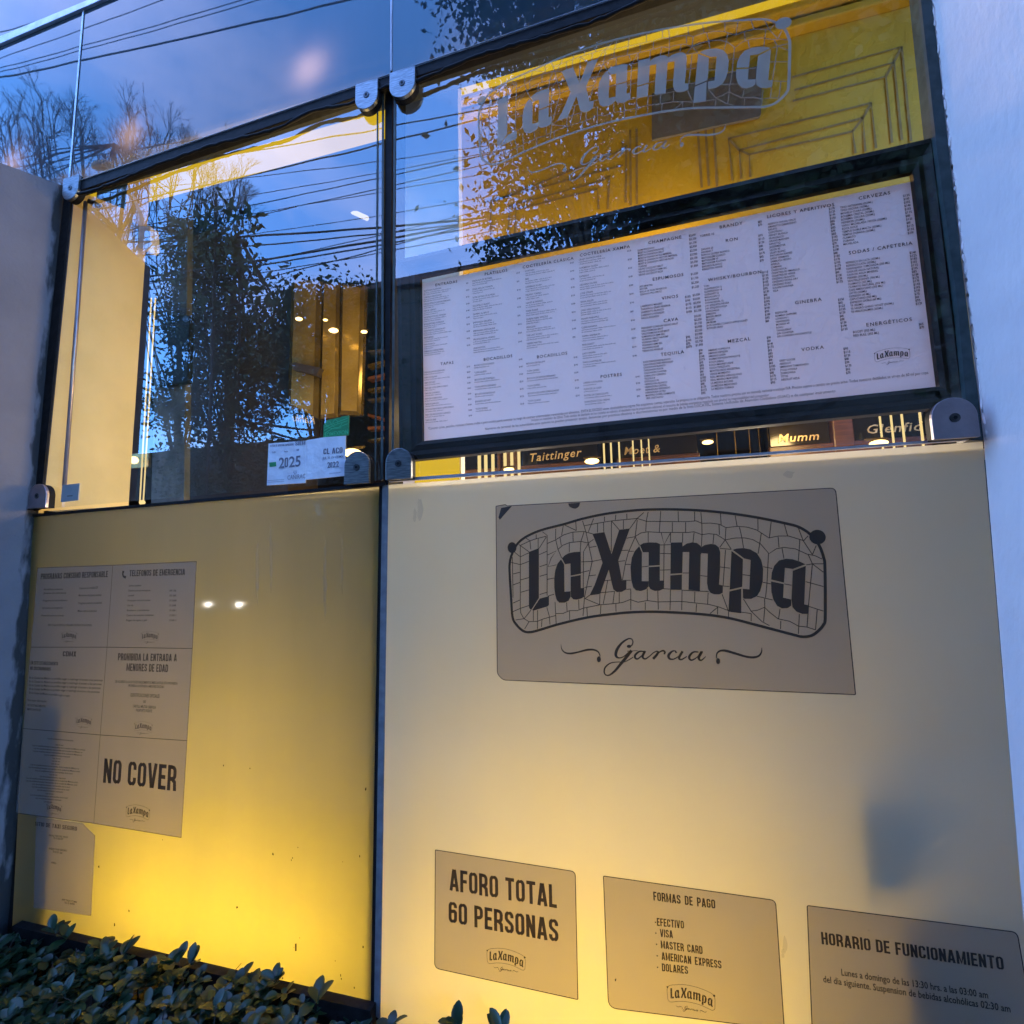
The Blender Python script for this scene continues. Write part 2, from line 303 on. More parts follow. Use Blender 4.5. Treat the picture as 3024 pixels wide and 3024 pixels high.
# tall condensed capitals for the notices, drawn as strokes (key 'b')
def block_font():
    SW = .155; h = SW/2; W_ = .44; A = {}
    def rr(x0, y0, x1, y1, r=.15, start=0, end=360, n=5):                # rounded loop or part of it, anticlockwise from the right side
        pts = []
        for cx, cy, a0 in ((x1-r, y1-r, 0), (x0+r, y1-r, 90), (x0+r, y0+r, 180), (x1-r, y0+r, 270)):
            for k in range(n+1): pts.append((cx+r*math.cos(math.radians(a0+90*k/n)), cy+r*math.sin(math.radians(a0+90*k/n))))
        return pts
    L_, R_, B, T = h, W_-h, h, 1-h; full = rr(L_, B, R_, T)
    A['O'] = A['0'] = ([full+[full[0]]], W_); A['I'] = ([[(h, 0), (h, 1)]], SW)
    A['C'] = ([[(R_, .66)]+full[0:18][0:12]+full[12:24]+[(R_, .34)]], W_)
    A['G'] = ([[(R_, .68)]+full[0:24]+[(R_, .46), (W_*.52, .46)]], W_)
    A['U'] = ([[(L_, 1)]+full[12:24]+[(R_, 1)]], W_)
    A['D'] = ([[(L_, 0), (L_, 1)], [(L_, T)]+full[0:1]*0+[(R_-.14, T)]+[full[k] for k in range(5, -1, -1)]+[full[k] for k in range(23, 17, -1)]+[(L_, B)]], W_)
    A['E'] = ([[(L_, 0), (L_, 1)], [(L_, T), (W_*.88, T)], [(L_, .5), (W_*.8, .5)], [(L_, B), (W_*.88, B)]], W_*.88)
    A['F'] = ([[(L_, 0), (L_, 1)], [(L_, T), (W_*.86, T)], [(L_, .5), (W_*.78, .5)]], W_*.86)
    A['L'] = ([[(L_, 0), (L_, 1)], [(L_, B), (W_*.84, B)]], W_*.84)
    A['T'] = ([[(W_/2, 0), (W_/2, 1-SW)], [(0, T), (W_, T)]], W_)
    A['H'] = ([[(L_, 0), (L_, 1)], [(R_, 0), (R_, 1)], [(L_, .5), (R_, .5)]], W_)
    A['A'] = ([[(h*.9, 0), (.24-h*.28, .985)], [(.24+h*.28, .985), (.48-h*.9, 0)], [(.13, .25), (.35, .25)]], .48)
    A['V'] = ([[(h*.9, 1), (.24-h*.28, .015)], [(.24+h*.28, .015), (.48-h*.9, 1)]], .48)
    A['N'] = ([[(L_, 0), (L_, 1)], [(L_, .97), (R_, .03)], [(R_, 0), (R_, 1)]], W_)
    A['M'] = ([[(h, 0), (h, 1)], [(h, .96), (.29, .10), (.58-h, .96)], [(.58-h, 0), (.58-h, 1)]], .58)
    up = rr(L_, .46, R_, T); bowl = [(L_, T), (R_-.14, T)]+[up[k] for k in range(5, -1, -1)]+[up[k] for k in range(23, 17, -1)]+[(L_, .46)]
    A['P'] = ([[(L_, 0), (L_, 1)], bowl], W_); A['R'] = ([[(L_, 0), (L_, 1)], bowl, [(W_*.5, .46), (R_, .34), (R_+.02, 0)]], W_+.01)
    lo = rr(L_, B, R_, .52); A['B'] = ([[(L_, 0), (L_, 1)], bowl, [(L_, .50), (R_-.14, .50)]+[lo[k] for k in range(5, -1, -1)]+[lo[k] for k in range(23, 17, -1)]+[(L_, B)]], W_)
    A['S'] = ([[(R_, .70)]+full[0:12]+[(L_, .66), (L_+.05, .57), (R_-.05, .43), (R_, .34)]+full[23:17:-1]+full[17:11:-1]+[(L_, .30)]], W_)
    A['X'] = ([[(h, 0), (W_-h, 1)], [(h, 1), (W_-h, 0)]], W_); A['6'] = ([[(R_, .72)]+full[0:18]+full[18:24]+[(R_, .50), (R_-.06, .56), (L_, .53)]], W_)
    A[' '] = ([], .2); A['-'] = ([[(0.02, .42), (.2, .42)]], .22); out_ = {}
    for c, (st, w) in A.items():
        vs = []; fs = []
        for l in st:
            q = [l[0]]
            for p in l[1:]:
                if math.hypot(p[0]-q[-1][0], p[1]-q[-1][1]) > 1e-4: q.append(p)
            n = len(q); b = len(vs); closed = n > 3 and math.hypot(q[0][0]-q[-1][0], q[0][1]-q[-1][1]) < 1e-3
            if closed: q = q[:-1]; n -= 1
            for i, (x, y) in enumerate(q):
                a_ = q[(i-1) % n] if closed else q[max(i-1, 0)]; c_ = q[(i+1) % n] if closed else q[min(i+1, n-1)]
                d1 = Vector((x-a_[0], y-a_[1])); d2_ = Vector((c_[0]-x, c_[1]-y)); d1 = d1.normalized() if d1.length > 1e-6 else d2_.normalized(); d2_ = d2_.normalized() if d2_.length > 1e-6 else d1
                t_ = (d1+d2_); t_ = t_.normalized() if t_.length > 1e-3 else d1; nx, ny = -t_.y, t_.x; k = min(1.25, 1/max(.3, t_.dot(d1)))*SW/2
                vs += [(x+nx*k, y+ny*k), (x-nx*k, y-ny*k)]
            for i in range(n if closed else n-1):
                j = (i+1) % n; fs.append((b+2*i, b+2*i+1, b+2*j+1, b+2*j))
        out_[c] = ([(x*.7, y*.7) for x, y in vs], fs, (w+.085)*.7)
    return out_
for c_, g_ in block_font().items():
    sc_ = max(v[1] for v in GL['r']['H'][0])/.7; GL['b'][c_] = ([(x*sc_, y*sc_) for x, y in g_[0]], g_[1], g_[2]*sc_)
GL['k'] = dict(GL['m']); GL['k'].update({c_: GL['b'][c_] for c_ in 'ABCDEFGHILMNOPRSTUVX6-'})
CAP = max(v[1] for v in GL['r']['H'][0])
def layout(s, key='r', sp=0.0, shear=0.0):
    vs = []; fs = []; x = 0
    for c in s:
        g = GL[key].get(c) or GL[key][' ']; b = len(vs); vs += [(x+a+shear*y, y) for a, y in g[0]]; fs += [tuple(b+i for i in f) for f in g[1]]; x += g[2]+sp
    return vs, fs, x-sp
def text_px(mb, s, A, B, Ct, off, key='b', sp=0.0, shear=0.0, mi=0, mirror=False):
    """lay a line from photo position A (left of baseline) to B (right of baseline), capitals as tall as A-Ct"""
    vs, fs, w = layout(s, key, sp, shear); a, b, c = P(*A, off), P(*B, off), P(*Ct, off)
    u = (b-a)/w; v = (c-a)/CAP; v.x = v.x if abs(v.x) > 1e9 else 0
    if mirror: vs = [(w-x, y) for x, y in vs]
    mb.add([a+u*x+v*y for x, y in vs], fs, mi)
def text_at(mb, s, org, size, off, key='r', wide=1.0, align='l', sp=0.0, shear=0.0, slope=0.0, mi=0):
    """org = (x, z) in the facade plane, size = height of capitals in metres"""
    vs, fs, w = layout(s, key, sp, shear); k = size/CAP; x0 = org[0]-(w*k*wide*(.5 if align == 'c' else 1 if align == 'r' else 0))
    mb.add([(x0+x*k*wide, off, org[1]+y*k+slope*x*k*wide) for x, y in vs], fs, mi)

# ------------------------------------------------------------------ the shop logo, drawn once in its own plane (metres)
s1 = 550/1932
def q1(p): v = P(1480+p[0]*s1, 1480+p[1]*s1); return (v.x, v.z)
def q2(p): v = P(1950+p[0]*s1, 1480+p[1]*s1); return (v.x, v.z)
s3 = 630/1932
def q3(p): v = P(1640+p[0]*s3, 1860+p[1]*s3); return (v.x, v.z)
LET1 = [
 [(290,527),(393,488),(393,1003),(313,1128),(296,1112),(290,1090)],
 [(402,1010),(497,985),(497,1075),(485,1090),(335,1135),(324,1128)],
 [(622,605),(655,658),(658,940),(720,935),(722,990),(700,1032),(660,1052),(605,1052),(578,1025),(562,970),(553,900),(552,800),(562,720),(585,650)],
 [(632,592),(662,562),(700,540),(760,528),(826,525),(828,752),(722,772),(720,646),(664,654)],
 [(722,786),(826,766),(828,902),(862,900),(862,990),(830,1010),(785,1020),(750,1018),(725,992),(722,940)],
 [(948,340),(1072,322),(1145,550),(1225,298),(1335,284),(1215,615),(1255,825),(1300,822),(1298,915),(1250,940),(1200,942),(1165,915),(1150,860),(1117,710),(1060,870),(1028,962),(918,977),(970,870),(1052,640),(1000,470)],
 [(1432,467),(1460,532),(1458,830),(1530,830),(1528,885),(1500,915),(1450,932),(1400,925),(1370,895),(1350,820),(1342,690),(1355,590),(1385,520)],
 [(1440,456),(1475,437),(1530,428),(1610,430),(1647,445),(1645,664),(1530,670),(1530,530),(1470,530)],
 [(1530,684),(1645,677),(1645,825),(1683,822),(1682,910),(1640,928),(1590,930),(1550,912),(1530,882)]]
LET2 = [
 [(108,430),(228,428),(230,470),(275,440),(330,428),(380,435),(412,460),(425,478),(460,455),(520,444),(570,450),(605,480),(620,530),(618,700),(608,865),(648,875),(646,950),(610,966),(560,966),(520,950),(495,910),(484,850),(492,545),(428,540),(418,550),(410,930),(292,918),(300,528),(232,528),(227,747),(105,753)],
 [(103,770),(224,760),(222,920),(103,918)],
 [(737,517),(855,602),(848,888),(718,918)],
 [(750,505),(790,492),(860,487),(930,500),(1000,540),(1045,610),(1065,700),(1060,830),(1035,930),(1000,985),(940,1012),(870,1012),(856,1000),(854,908),(922,915),(935,610),(870,595)],
 [(716,936),(838,908),(838,1162),(706,1145)],
 [(1503,655),(1370,703),(1290,692),(1280,845),(1148,812),(1155,740),(1180,670),(1230,615),(1300,597),(1370,603),(1440,625)],
 [(1146,832),(1278,860),(1272,1000),(1356,1020),(1356,1082),(1320,1108),(1260,1112),(1210,1085),(1170,1020),(1150,940)],
 [(1372,722),(1506,672),(1490,1070),(1535,1080),(1530,1168),(1470,1168),(1410,1145),(1368,1098),(1358,1020)]]
OUTL = [q1(p) for p in [(165,450),(260,370),(420,300),(650,240),(850,182),(1100,130),(1400,95),(1640,86)]]+[q2(p) for p in [(200,88),(420,98),(700,125),(1000,170),(1300,232),(1440,272),(1560,350),(1640,450),(1690,580),(1705,700),(1708,1190),(1690,1280),(1630,1350),(1560,1395),(1470,1405),(1380,1385),(1000,1285),(700,1210),(400,1170),(0,1148)]]+[q1(p) for p in [(1400,1150),(1200,1165),(900,1205),(600,1275),(400,1335),(300,1358),(230,1345),(160,1280),(120,1200),(105,1000),(90,750),(90,650),(110,560)]]
THIN1 = [[(118,580),(125,1000)],[(200,460),(200,1110),(205,1160),(235,1215),(290,1250),(380,1245),(440,1220),(570,1185)],[(185,450),(290,525)],[(135,525),(200,578),(290,535)],[(105,635),(200,658),(290,625)],[(125,755),(195,738)],[(200,818),(290,792)],[(125,868),(200,842)],[(205,945),(290,920)],[(125,1057),(195,1025)],[(125,1145),(205,1110),(290,1082)],[(150,1232),(240,1218),(310,1130)],[(245,1325),(290,1250)],[(200,460),(300,412),(365,390),(468,365)],[(255,380),(300,412),(308,500)],[(365,345),(365,390)],[(385,390),(385,490)],[(430,318),(478,355),(478,980)],[(470,370),(395,490)],[(395,555),(475,520)],[(400,680),(475,655)],[(400,780),(475,758)],[(400,968),(475,945)],[(478,440),(560,405),(650,350),(740,322),(860,315),(950,340)],[(568,285),(565,390),(590,500),(630,592)],[(645,255),(628,355)],[(610,370),(625,460)],[(590,500),(640,458),(710,430),(830,418),(905,435),(960,395)],[(745,320),(748,420)],[(860,320),(828,420),(820,525)],[(708,435),(708,530)],[(660,248),(780,305)],[(775,215),(780,305)],[(845,205),(880,320),(945,625),(910,780),(865,1000),(850,1190)],[(478,560),(575,515),(520,590),(488,680),(575,660)],[(478,812),(550,797)],[(485,985),(550,965)],[(905,440),(855,525),(852,905)],[(830,630),(945,625),(1045,605)],[(828,740),(915,720)],[(910,775),(985,765)],[(865,895),(940,882)],[(920,480),(990,468)],[(960,180),(905,320)],[(865,255),(1000,230),(1145,205),(1410,180)],[(1000,230),(1000,325)],[(1072,160),(1072,210)],[(1062,215),(1065,320)],[(1190,140),(1185,195)],[(1303,130),(1305,185)],[(1145,205),(1225,298)],[(1145,210),(1142,530)],[(1268,195),(1268,290)],[(1480,118),(1410,180),(1335,285)],[(1525,110),(1505,210),(1500,315)],[(1655,105),(1640,325)],[(1835,105),(1838,210)],[(1410,180),(1510,210),(1840,213),(1932,213)],[(1412,195),(1390,370)],[(1300,385),(1385,370),(1450,330),(1520,318),(1650,325),(1932,325)],[(1390,370),(1435,460)],[(1390,372),(1320,530),(1290,640),(1258,820)],[(1525,320),(1525,425)],[(1775,220),(1775,320)],[(1660,330),(1690,450),(1755,330)],[(1690,450),(1685,910)],[(1757,330),(1755,430)],[(1648,455),(1757,452)],[(1648,542),(1757,545)],[(1648,715),(1757,712)],[(1215,625),(1285,618)],[(1250,512),(1320,508)],[(1320,520),(1375,520)],[(1290,655),(1345,657)],[(1460,682),(1530,674)],[(1258,822),(1345,820)],[(1075,825),(1140,818)],[(1030,950),(1180,935)],[(1300,915),(1345,910)],[(870,1010),(1025,1075),(1200,1060),(1260,1050),(1340,1020),(1420,1048),(1515,1030),(1620,1045),(1850,1040),(1932,1045)],[(870,1010),(920,975)],[(850,1110),(1025,1075)],[(570,1165),(640,1165),(710,1135),(790,1135),(850,1110)],[(560,1045),(572,1270)],[(680,1050),(685,1140)],[(805,1020),(808,1120)],[(475,1100),(500,1190),(508,1280)],[(380,1130),(378,1325)],[(335,1135),(335,1240)],[(425,1225),(420,1305)],[(710,1140),(712,1230)],[(890,1105),(895,1195)],[(1025,965),(1022,1075)],[(1105,825),(1060,1065)],[(1175,940),(1160,1060)],[(1225,945),(1225,1055)],[(1345,915),(1345,1130)],[(1515,905),(1517,1030)],[(1495,1048),(1495,1130)],[(1625,930),(1630,1125)],[(1190,1065),(1192,1145)],[(1035,1080),(1030,1170)],[(1680,908),(1757,912)]]
THIN2 = [[(281,213),(370,205),(430,230),(520,228),(610,240),(680,275),(800,262),(900,270),(1000,300),(1125,382),(1220,362),(1330,362),(1485,410)],[(281,325),(350,318),(430,348),(500,338),(580,345),(672,402),(780,382),(880,382),(960,400),(1040,445),(1125,545),(1200,495),(1280,480),(1400,495),(1520,550),(1600,565),(1675,600)],[(355,110),(355,205)],[(420,115),(430,230),(432,345),(425,475)],[(262,220),(262,325)],[(232,330),(230,430)],[(350,325),(338,430)],[(555,345),(545,445)],[(608,240),(612,350)],[(622,125),(630,245)],[(775,150),(795,260)],[(1010,180),(1012,300)],[(1148,215),(1130,380)],[(1285,240),(1318,360)],[(1430,280),(1480,410),(1575,555)],[(680,275),(672,402),(735,500)],[(672,402),(615,480)],[(820,270),(845,380),(862,485)],[(1045,335),(1030,440),(1012,545)],[(1220,370),(1230,480)],[(1445,400),(1430,620)],[(1260,485),(1280,595)],[(1530,360),(1485,410)],[(1615,460),(1575,555)],[(1530,550),(1575,650),(1690,738)],[(1510,662),(1575,650),(1690,650)],[(1575,650),(1535,1080),(1520,1300)],[(618,490),(735,500)],[(675,505),(650,875)],[(615,682),(720,695)],[(648,880),(715,885)],[(1120,545),(1105,850),(1090,1000)],[(1065,680),(1160,698)],[(1060,840),(1145,858)],[(1000,985),(1165,1025)],[(232,745),(295,745)],[(415,772),(485,780)],[(850,762),(930,772)],[(1285,858),(1360,872)],[(1505,835),(1690,885)],[(1535,1090),(1690,1140)],[(640,965),(705,1140)],[(225,922),(500,938)],[(105,920),(100,1130)],[(225,920),(222,1130)],[(358,938),(355,1050)],[(495,950),(490,1068)],[(375,1065),(370,1150)],[(281,1047),(500,1070),(600,1095),(720,1140)],[(838,1150),(940,1165)],[(600,1095),(515,1165)],[(595,1100),(592,1175)],[(860,1012),(940,1140),(1055,1250),(1130,1290)],[(940,1140),(1010,1130),(1080,1100),(1130,1150),(1220,1220),(1340,1245),(1430,1295),(1520,1305),(1610,1335)],[(1080,1010),(1082,1100),(1070,1250)],[(1240,1115),(1225,1220)],[(1248,1240),(1245,1325)],[(1440,1170),(1430,1375)],[(1625,1125),(1608,1330)],[(942,1165),(940,1245)],[(705,1145),(707,1200)]]
SCRIPT = [
 [(52,130,3),(60,175,8),(90,205,12),(140,213,16),(210,200,14),(290,180,17),(350,180,15),(390,200,11),(407,240,7)],
 [(690,145,9),(703,110,9),(690,82,9),(655,82,12),(600,120,17),(560,175,23),(548,225,23),(565,250,14),(600,250,9),(640,225,9),(680,188,12)],
 [(690,185,24),(640,250,24),(590,310,22),(540,370,18),(490,408,12),(455,405,10),(443,375,12),(455,335,12),(500,300,9),(560,290,7),(620,290,7),(670,268,7),(705,245,7)],
 [(650,192,5),(745,187,5)],
 [(800,195,10),(760,195,13),(725,225,17),(722,250,17),(745,262,12),(790,225,9),(812,190,18),(790,240,18),(812,262,12),(850,240,8),(890,205,8),(925,190,11)],
 [(935,192,14),(918,225,19),(885,262,20)],[(905,240,7),(945,200,9),(975,188,14),(992,200,14),(985,220,12)],
 [(1095,208,15),(1085,190,9),(1055,195,14),(1025,230,21),(1035,260,16),(1070,264,10),(1115,240,8)],
 [(1152,193,18),(1120,250,18),(1140,268,12),(1190,240,8)],
 [(1295,200,10),(1250,200,13),(1215,235,18),(1215,262,16),(1240,272,12),(1290,240,8),(1325,195,20),(1298,250,20),(1318,275,12),(1362,240,5)],
 [(1868,158,3),(1865,200,10),(1840,235,14),(1790,248,17),(1720,240,17),(1620,210,19),(1540,188,19),(1490,190,14),(1462,215,10),(1458,255,7)]]
LP = [[q1(p) for p in l] for l in LET1]+[[q2(p) for p in l] for l in LET2]
BALLS = [ell(*q1((115, 482)), .0135, .016), ell(*q2((1627, 373)), .0185, .0185)]
LCX = sum(p[0] for p in OUTL)/len(OUTL); LCZ = (min(p[1] for p in OUTL)+max(p[1] for p in OUTL))/2
LW = max(p[0] for p in OUTL)-min(p[0] for p in OUTL); LCX = (max(p[0] for p in OUTL)+min(p[0] for p in OUTL))/2
def smooth_poly(p): return p
def logo(mb, fn, off, thin=True, mi=0, mi2=None, outw=.0068, thinw=.0019, script=True, bold=1.0):
    """fn maps logo plane (x, z) relative to its centre to (x, z) of the facade"""
    mi2 = mi if mi2 is None else mi2
    T = lambda p: (*(lambda r: (r[0], off, r[1]))(fn(p[0]-LCX, p[1]-LCZ)),)
    for l in LP: mb.add([T(p) for p in l], [tuple(range(len(l)))], mi)
    for l in BALLS: mb.add([(T(p)[0], off-.0004, T(p)[2]) for p in l], [tuple(range(len(l)))], mi)
    vs, fs = ribbon(crom([(a, b, outw*bold) for a, b in OUTL], 5, True), True); mb.add([T(v) for v in vs], fs, mi)
    if thin:
        for L_, q in ((THIN1, q1), (THIN2, q2)):
            for l in L_:
                vs, fs = ribbon([(*q(p), thinw) for p in l]); mb.add([(T(v)[0], off+.0003, T(v)[2]) for v in vs], fs, mi2)
    if script:
        for l in SCRIPT:
            w = [(*q3(p), p[2]*.00032*bold) for p in l]; vs, fs = ribbon(crom(w, 5)); mb.add([T(v) for v in vs], fs, mi)
        for e in (ell(395, 265, 18, 27), ell(1473, 282, 18, 27), ell(668, 148, 21, 14)): mb.add([(T(q3(p))[0], off-.0004, T(q3(p))[2]) for p in e], [tuple(range(len(e)))], mi)
def logo_px(mb, c, wpx, off, **k):
    a, b = P(c[0]-wpx/2, c[1], off), P(c[0]+wpx/2, c[1], off); cx, cz = P(*c, off).x, P(*c, off).z; sc = (b.x-a.x)/LW
    logo(mb, lambda x, z: (cx+x*sc, cz+z*sc), off, **k)

# ================================================================== THE SETTING
b = MB().box((-40, -40, -.3), (40, 6, 0.0)); tag(b.build('ground', 'soil'), kind='structure')
b = MB().box((-30, -3.4, .0), (30, -.95, .12)); tag(b.build('pavement', 'paving'), kind='structure')
b = MB().box((-40, -14, -.2), (40, -3.42, .006)); tag(b.build('road', 'asphalt'), kind='structure')
b = MB().box((-40, -17, .0), (40, -14.02, .12)); tag(b.build('pavement', 'paving'), kind='structure')

ZB = P(1093, 2992).z                                       # foot of the lower panels
# left wall: splayed, runs through the glass line; right pier
D = Vector((0, 1, 0))
lw_t, lw_b = P(200, 556), P(30, 2740)
XL = -2.351
V3 = lambda *a: Vector(a)
def wall_pts(x0, t0, t1, z0, z1, d): return [Vector((x0, 0, z0))+d*t0, Vector((x0, 0, z0))+d*t1, Vector((x0, 0, z1))+d*t1, Vector((x0, 0, z1))+d*t0]
w = thing('render_wall', (XL, 0, 0), 'mauve grey rendered side wall at the left with black grime where it meets the glass', 'wall')
p = [V3(XL, -.40, 0), V3(XL, .05, 0), V3(XL, .05, 3.345), V3(XL, -.40, 3.19)]
MB().slab(p, (-.3, 0, 0)).build('wall', 'plaster_grey', w)
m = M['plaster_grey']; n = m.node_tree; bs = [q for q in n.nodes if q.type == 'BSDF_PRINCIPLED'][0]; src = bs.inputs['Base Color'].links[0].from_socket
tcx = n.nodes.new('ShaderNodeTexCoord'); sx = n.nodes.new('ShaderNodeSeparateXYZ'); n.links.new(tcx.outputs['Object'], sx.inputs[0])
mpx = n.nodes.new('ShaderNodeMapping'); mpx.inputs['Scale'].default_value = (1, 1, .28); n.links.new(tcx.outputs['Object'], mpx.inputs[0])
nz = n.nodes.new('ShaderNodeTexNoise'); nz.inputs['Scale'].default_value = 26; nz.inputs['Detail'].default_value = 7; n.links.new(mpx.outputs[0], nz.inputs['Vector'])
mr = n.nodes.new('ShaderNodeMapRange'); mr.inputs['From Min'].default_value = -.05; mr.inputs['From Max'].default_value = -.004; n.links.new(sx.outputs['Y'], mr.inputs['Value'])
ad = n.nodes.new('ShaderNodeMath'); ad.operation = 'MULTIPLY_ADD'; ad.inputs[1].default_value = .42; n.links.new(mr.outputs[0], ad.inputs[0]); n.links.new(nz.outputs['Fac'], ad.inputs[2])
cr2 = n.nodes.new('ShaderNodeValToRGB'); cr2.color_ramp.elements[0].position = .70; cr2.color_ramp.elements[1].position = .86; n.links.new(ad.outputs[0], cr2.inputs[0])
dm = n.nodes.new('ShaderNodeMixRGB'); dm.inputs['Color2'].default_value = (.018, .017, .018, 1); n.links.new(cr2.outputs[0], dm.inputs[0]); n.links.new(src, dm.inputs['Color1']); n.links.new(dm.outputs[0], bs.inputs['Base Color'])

pr = thing('white_pier', (P(2905, 1302).x, 0, 0), 'bright bluish white rendered pier at the right edge of the shopfront', 'wall')
xr = P(2905, 1302).x+.012
d2 = Vector((.52, -.85, 0)).normalized()
a0, a1 = P(2745, 0).x, xr
_a, _b = P(2905, 1302), P(3026, 2760)
pp = [_a+(_b-_a)*1.7, Vector((P(2905, 1302).x, 0, P(2905, 1302).z)), Vector((P(2745, 0).x, 0, P(2745, 0).z)), Vector((P(2745, 0).x-.03, 0, P(2745, 0).z+1.6))]
f = MB(); n = len(pp)
vs = [q+Vector((0, -.0, 0)) for q in pp]+[q+d2*1.6 for q in pp]+[q+d2*1.6+Vector((.5, .8, 0)) for q in pp]+[q+Vector((.5, .4, 0)) for q in pp]
for i in range(n-1):
    for k in range(3): f.add([vs[k*n+i], vs[k*n+i+1], vs[(k+1)*n+i+1], vs[(k+1)*n+i]], [(0, 1, 2, 3)])
f.build('wall', 'plaster_white', pr)
b = MB()                                                   # lumpy render edge against the jamb
random.seed(12); pl = []
for i in range(60):
    t = i/59; q = pp[1].lerp(pp[2], t) if i else pp[1]; pl.append(q+Vector((.004+random.uniform(-.003, .003), -.004, 0)))
b.tube(pl, [random.uniform(.002, .0045) for _ in pl], 6).build('render_edge', 'plaster_white', pr, smooth=True)

# ================================================================== SHOPFRONT
sf = thing('shopfront', (-.8, 0, ZB), 'glass shopfront with frosted backlit lower panels, clear upper windows and reflective fascia', 'shopfront')
def quad(mb, px, off, th, mi=0, ms=None, fn=P): return mb.slab([fn(*q, off) if fn is P else fn(*q)+Vector((0, off, 0)) for q in px], (0, th, 0), mi, ms)
# lower frosted panels
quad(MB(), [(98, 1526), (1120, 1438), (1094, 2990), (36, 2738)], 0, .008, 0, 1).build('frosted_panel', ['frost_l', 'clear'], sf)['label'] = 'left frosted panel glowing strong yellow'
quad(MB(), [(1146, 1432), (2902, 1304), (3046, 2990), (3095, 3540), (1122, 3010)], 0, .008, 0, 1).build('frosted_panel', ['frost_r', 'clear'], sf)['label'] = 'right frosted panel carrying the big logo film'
# upper clear panes
def pane(px, lab):
    o = quad(MB(), px, 0, .010, 0, 1).build('window_pane', ['glass', 'clear'], sf); o['label'] = lab
    return o
pane([(205, 575), (1136, 262), (1131, 1418), (118, 1503)], 'left clear pane full of tree reflections')
pane([(1164, 252), (1860, 20), (2712, -230), (2712, 0), (2768, 450), (2830, 916), (2860, 1288), (1158, 1410)], 'right clear pane in front of the menu')
# glass edges beside the mullion, mullion, seals
def bar(px, off, th, name, m, mb=None):
    o = quad(MB(), px, off, th).build(name, m, sf); return o
bar([(1137, 205), (1160, 205), (1147, 1432), (1136, 1432)], .004, .10, 'mullion', 'rubber')
bar([(1120, 1436), (1129, 1434), (1104, 3000), (1096, 2992)], .002, .04, 'mullion', 'rubber')
bar([(1129, 1434), (1147, 1432), (1123, 3010), (1104, 3000)], -.001, .03, 'glass_edge', 'glass_grey')
for px in ([(1128, 262), (1134, 260), (1131, 1418), (1124, 1419)], [(1163, 252), (1169, 250), (1162, 1409), (1156, 1410)], [(1113, 268), (1117, 267), (1110, 1420), (1106, 1420)]):
    bar(px, -.003, .002, 'glass_edge', 'glass_edge')
bar([(90, 1519), (1137, 1424), (1137, 1433), (88, 1527)], -.006, .014, 'sill_channel', 'rubber')
bar([(1150, 1414), (2862, 1292), (2862, 1299), (1150, 1423)], -.004, .012, 'sill_channel', 'silver')
bar([(36, 2735), (1094, 2986), (1094, 3060), (36, 2800)], -.03, .03, 'base_sill', 'rubber')
# left vertical seal
bar([(190, 560), (212, 560), (118, 1500), (92, 1512)], -.004, .012, 'side_seal', 'rubber')
# right jamb
bar([(2713, -60), (2745, -60), (2838, 760), (2904, 1302), (2863, 1299), (2830, 916), (2768, 450)], -.006, .05, 'jamb', 'glass_edge')
# rail with its rippled sealing strip
r0, r1 = P(175, 562), P(1839, 0)
rp_ = [(175, 566), (1157, 236), (1839, 2), (2500, -210)]
rail = MB()
quad(rail, [(188, 548), (1157, 219), (1839, -12), (2600, -262), (2600, -225), (1839, 22), (1157, 250), (196, 576)], -.022, .03); rail.build('head_rail', 'rubber', sf, bevel=.002)
tr = MB(); tr.tube([P(190, 548, -.025), P(1157, 217, -.025), P(1839, -14, -.025), P(2600, -264, -.025)], .0022, 6); tr.build('rail_trim', 'silver', sf)
random.seed(5); sp = []; 
for i in range(140):
    x = 215+(2400-215)*i/139; y = 566+(x-215)*(-.3365) if x < 1157 else 249-(x-1157)*.336
    sp.append((x, y+9+7*math.sin(x*.02+2*math.sin(x*.006))+random.uniform(-2, 2)))
MB().tube([P(x, y, -.026) for x, y in sp], [.0045+.0022*abs(math.sin(i*.55)) for i in range(140)], 8).build('sealing_strip', 'rubber', sf, smooth=True)
# fascia panels
fp = [[(-80, 655), (-80, 165), (243, 35), (202, 552)], [(252, 28), (330, -2), (1155, -330), (1153, 228), (208, 550)], [(1160, -330), (2900, -900), (2840, -325), (1839, -2), (1159, 226)]]
labs = ['narrow fascia panel above the side wall', 'long fascia panel reflecting wires and a bare tree', 'fascia panel reflecting the leafy crown']
for q, l in zip(fp, labs): quad(MB(), q, 0, .008, 0, 1, PF).build('fascia_panel', ['fascia', 'clear'], sf)['label'] = l
quad(MB(), [(-80, 158), (-80, -500), (1000, -900), (1150, -345), (330, -12)], 0, .008, 0, 1, PF).build('fascia_panel', ['fascia', 'clear'], sf)['label'] = 'topmost fascia panel above the pale trim'
for a, b_ in (((248, 30), (206, 534)), ((1158, -320), (1156, 212))):
    MB().tube([PF(*a)-Vector((0, .002, 0)), PF(*b_)-Vector((0, .002, 0))], .0035, 6).build('fascia_joint', 'silver', sf)
MB().slab([PF(*q)-Vector((0, .012, 0)) for q in [(-80, 174), (-80, 150), (330, -18), (345, -8)]], (0, .012, 0)).build('fascia_trim', 'silver', sf, bevel=.002)
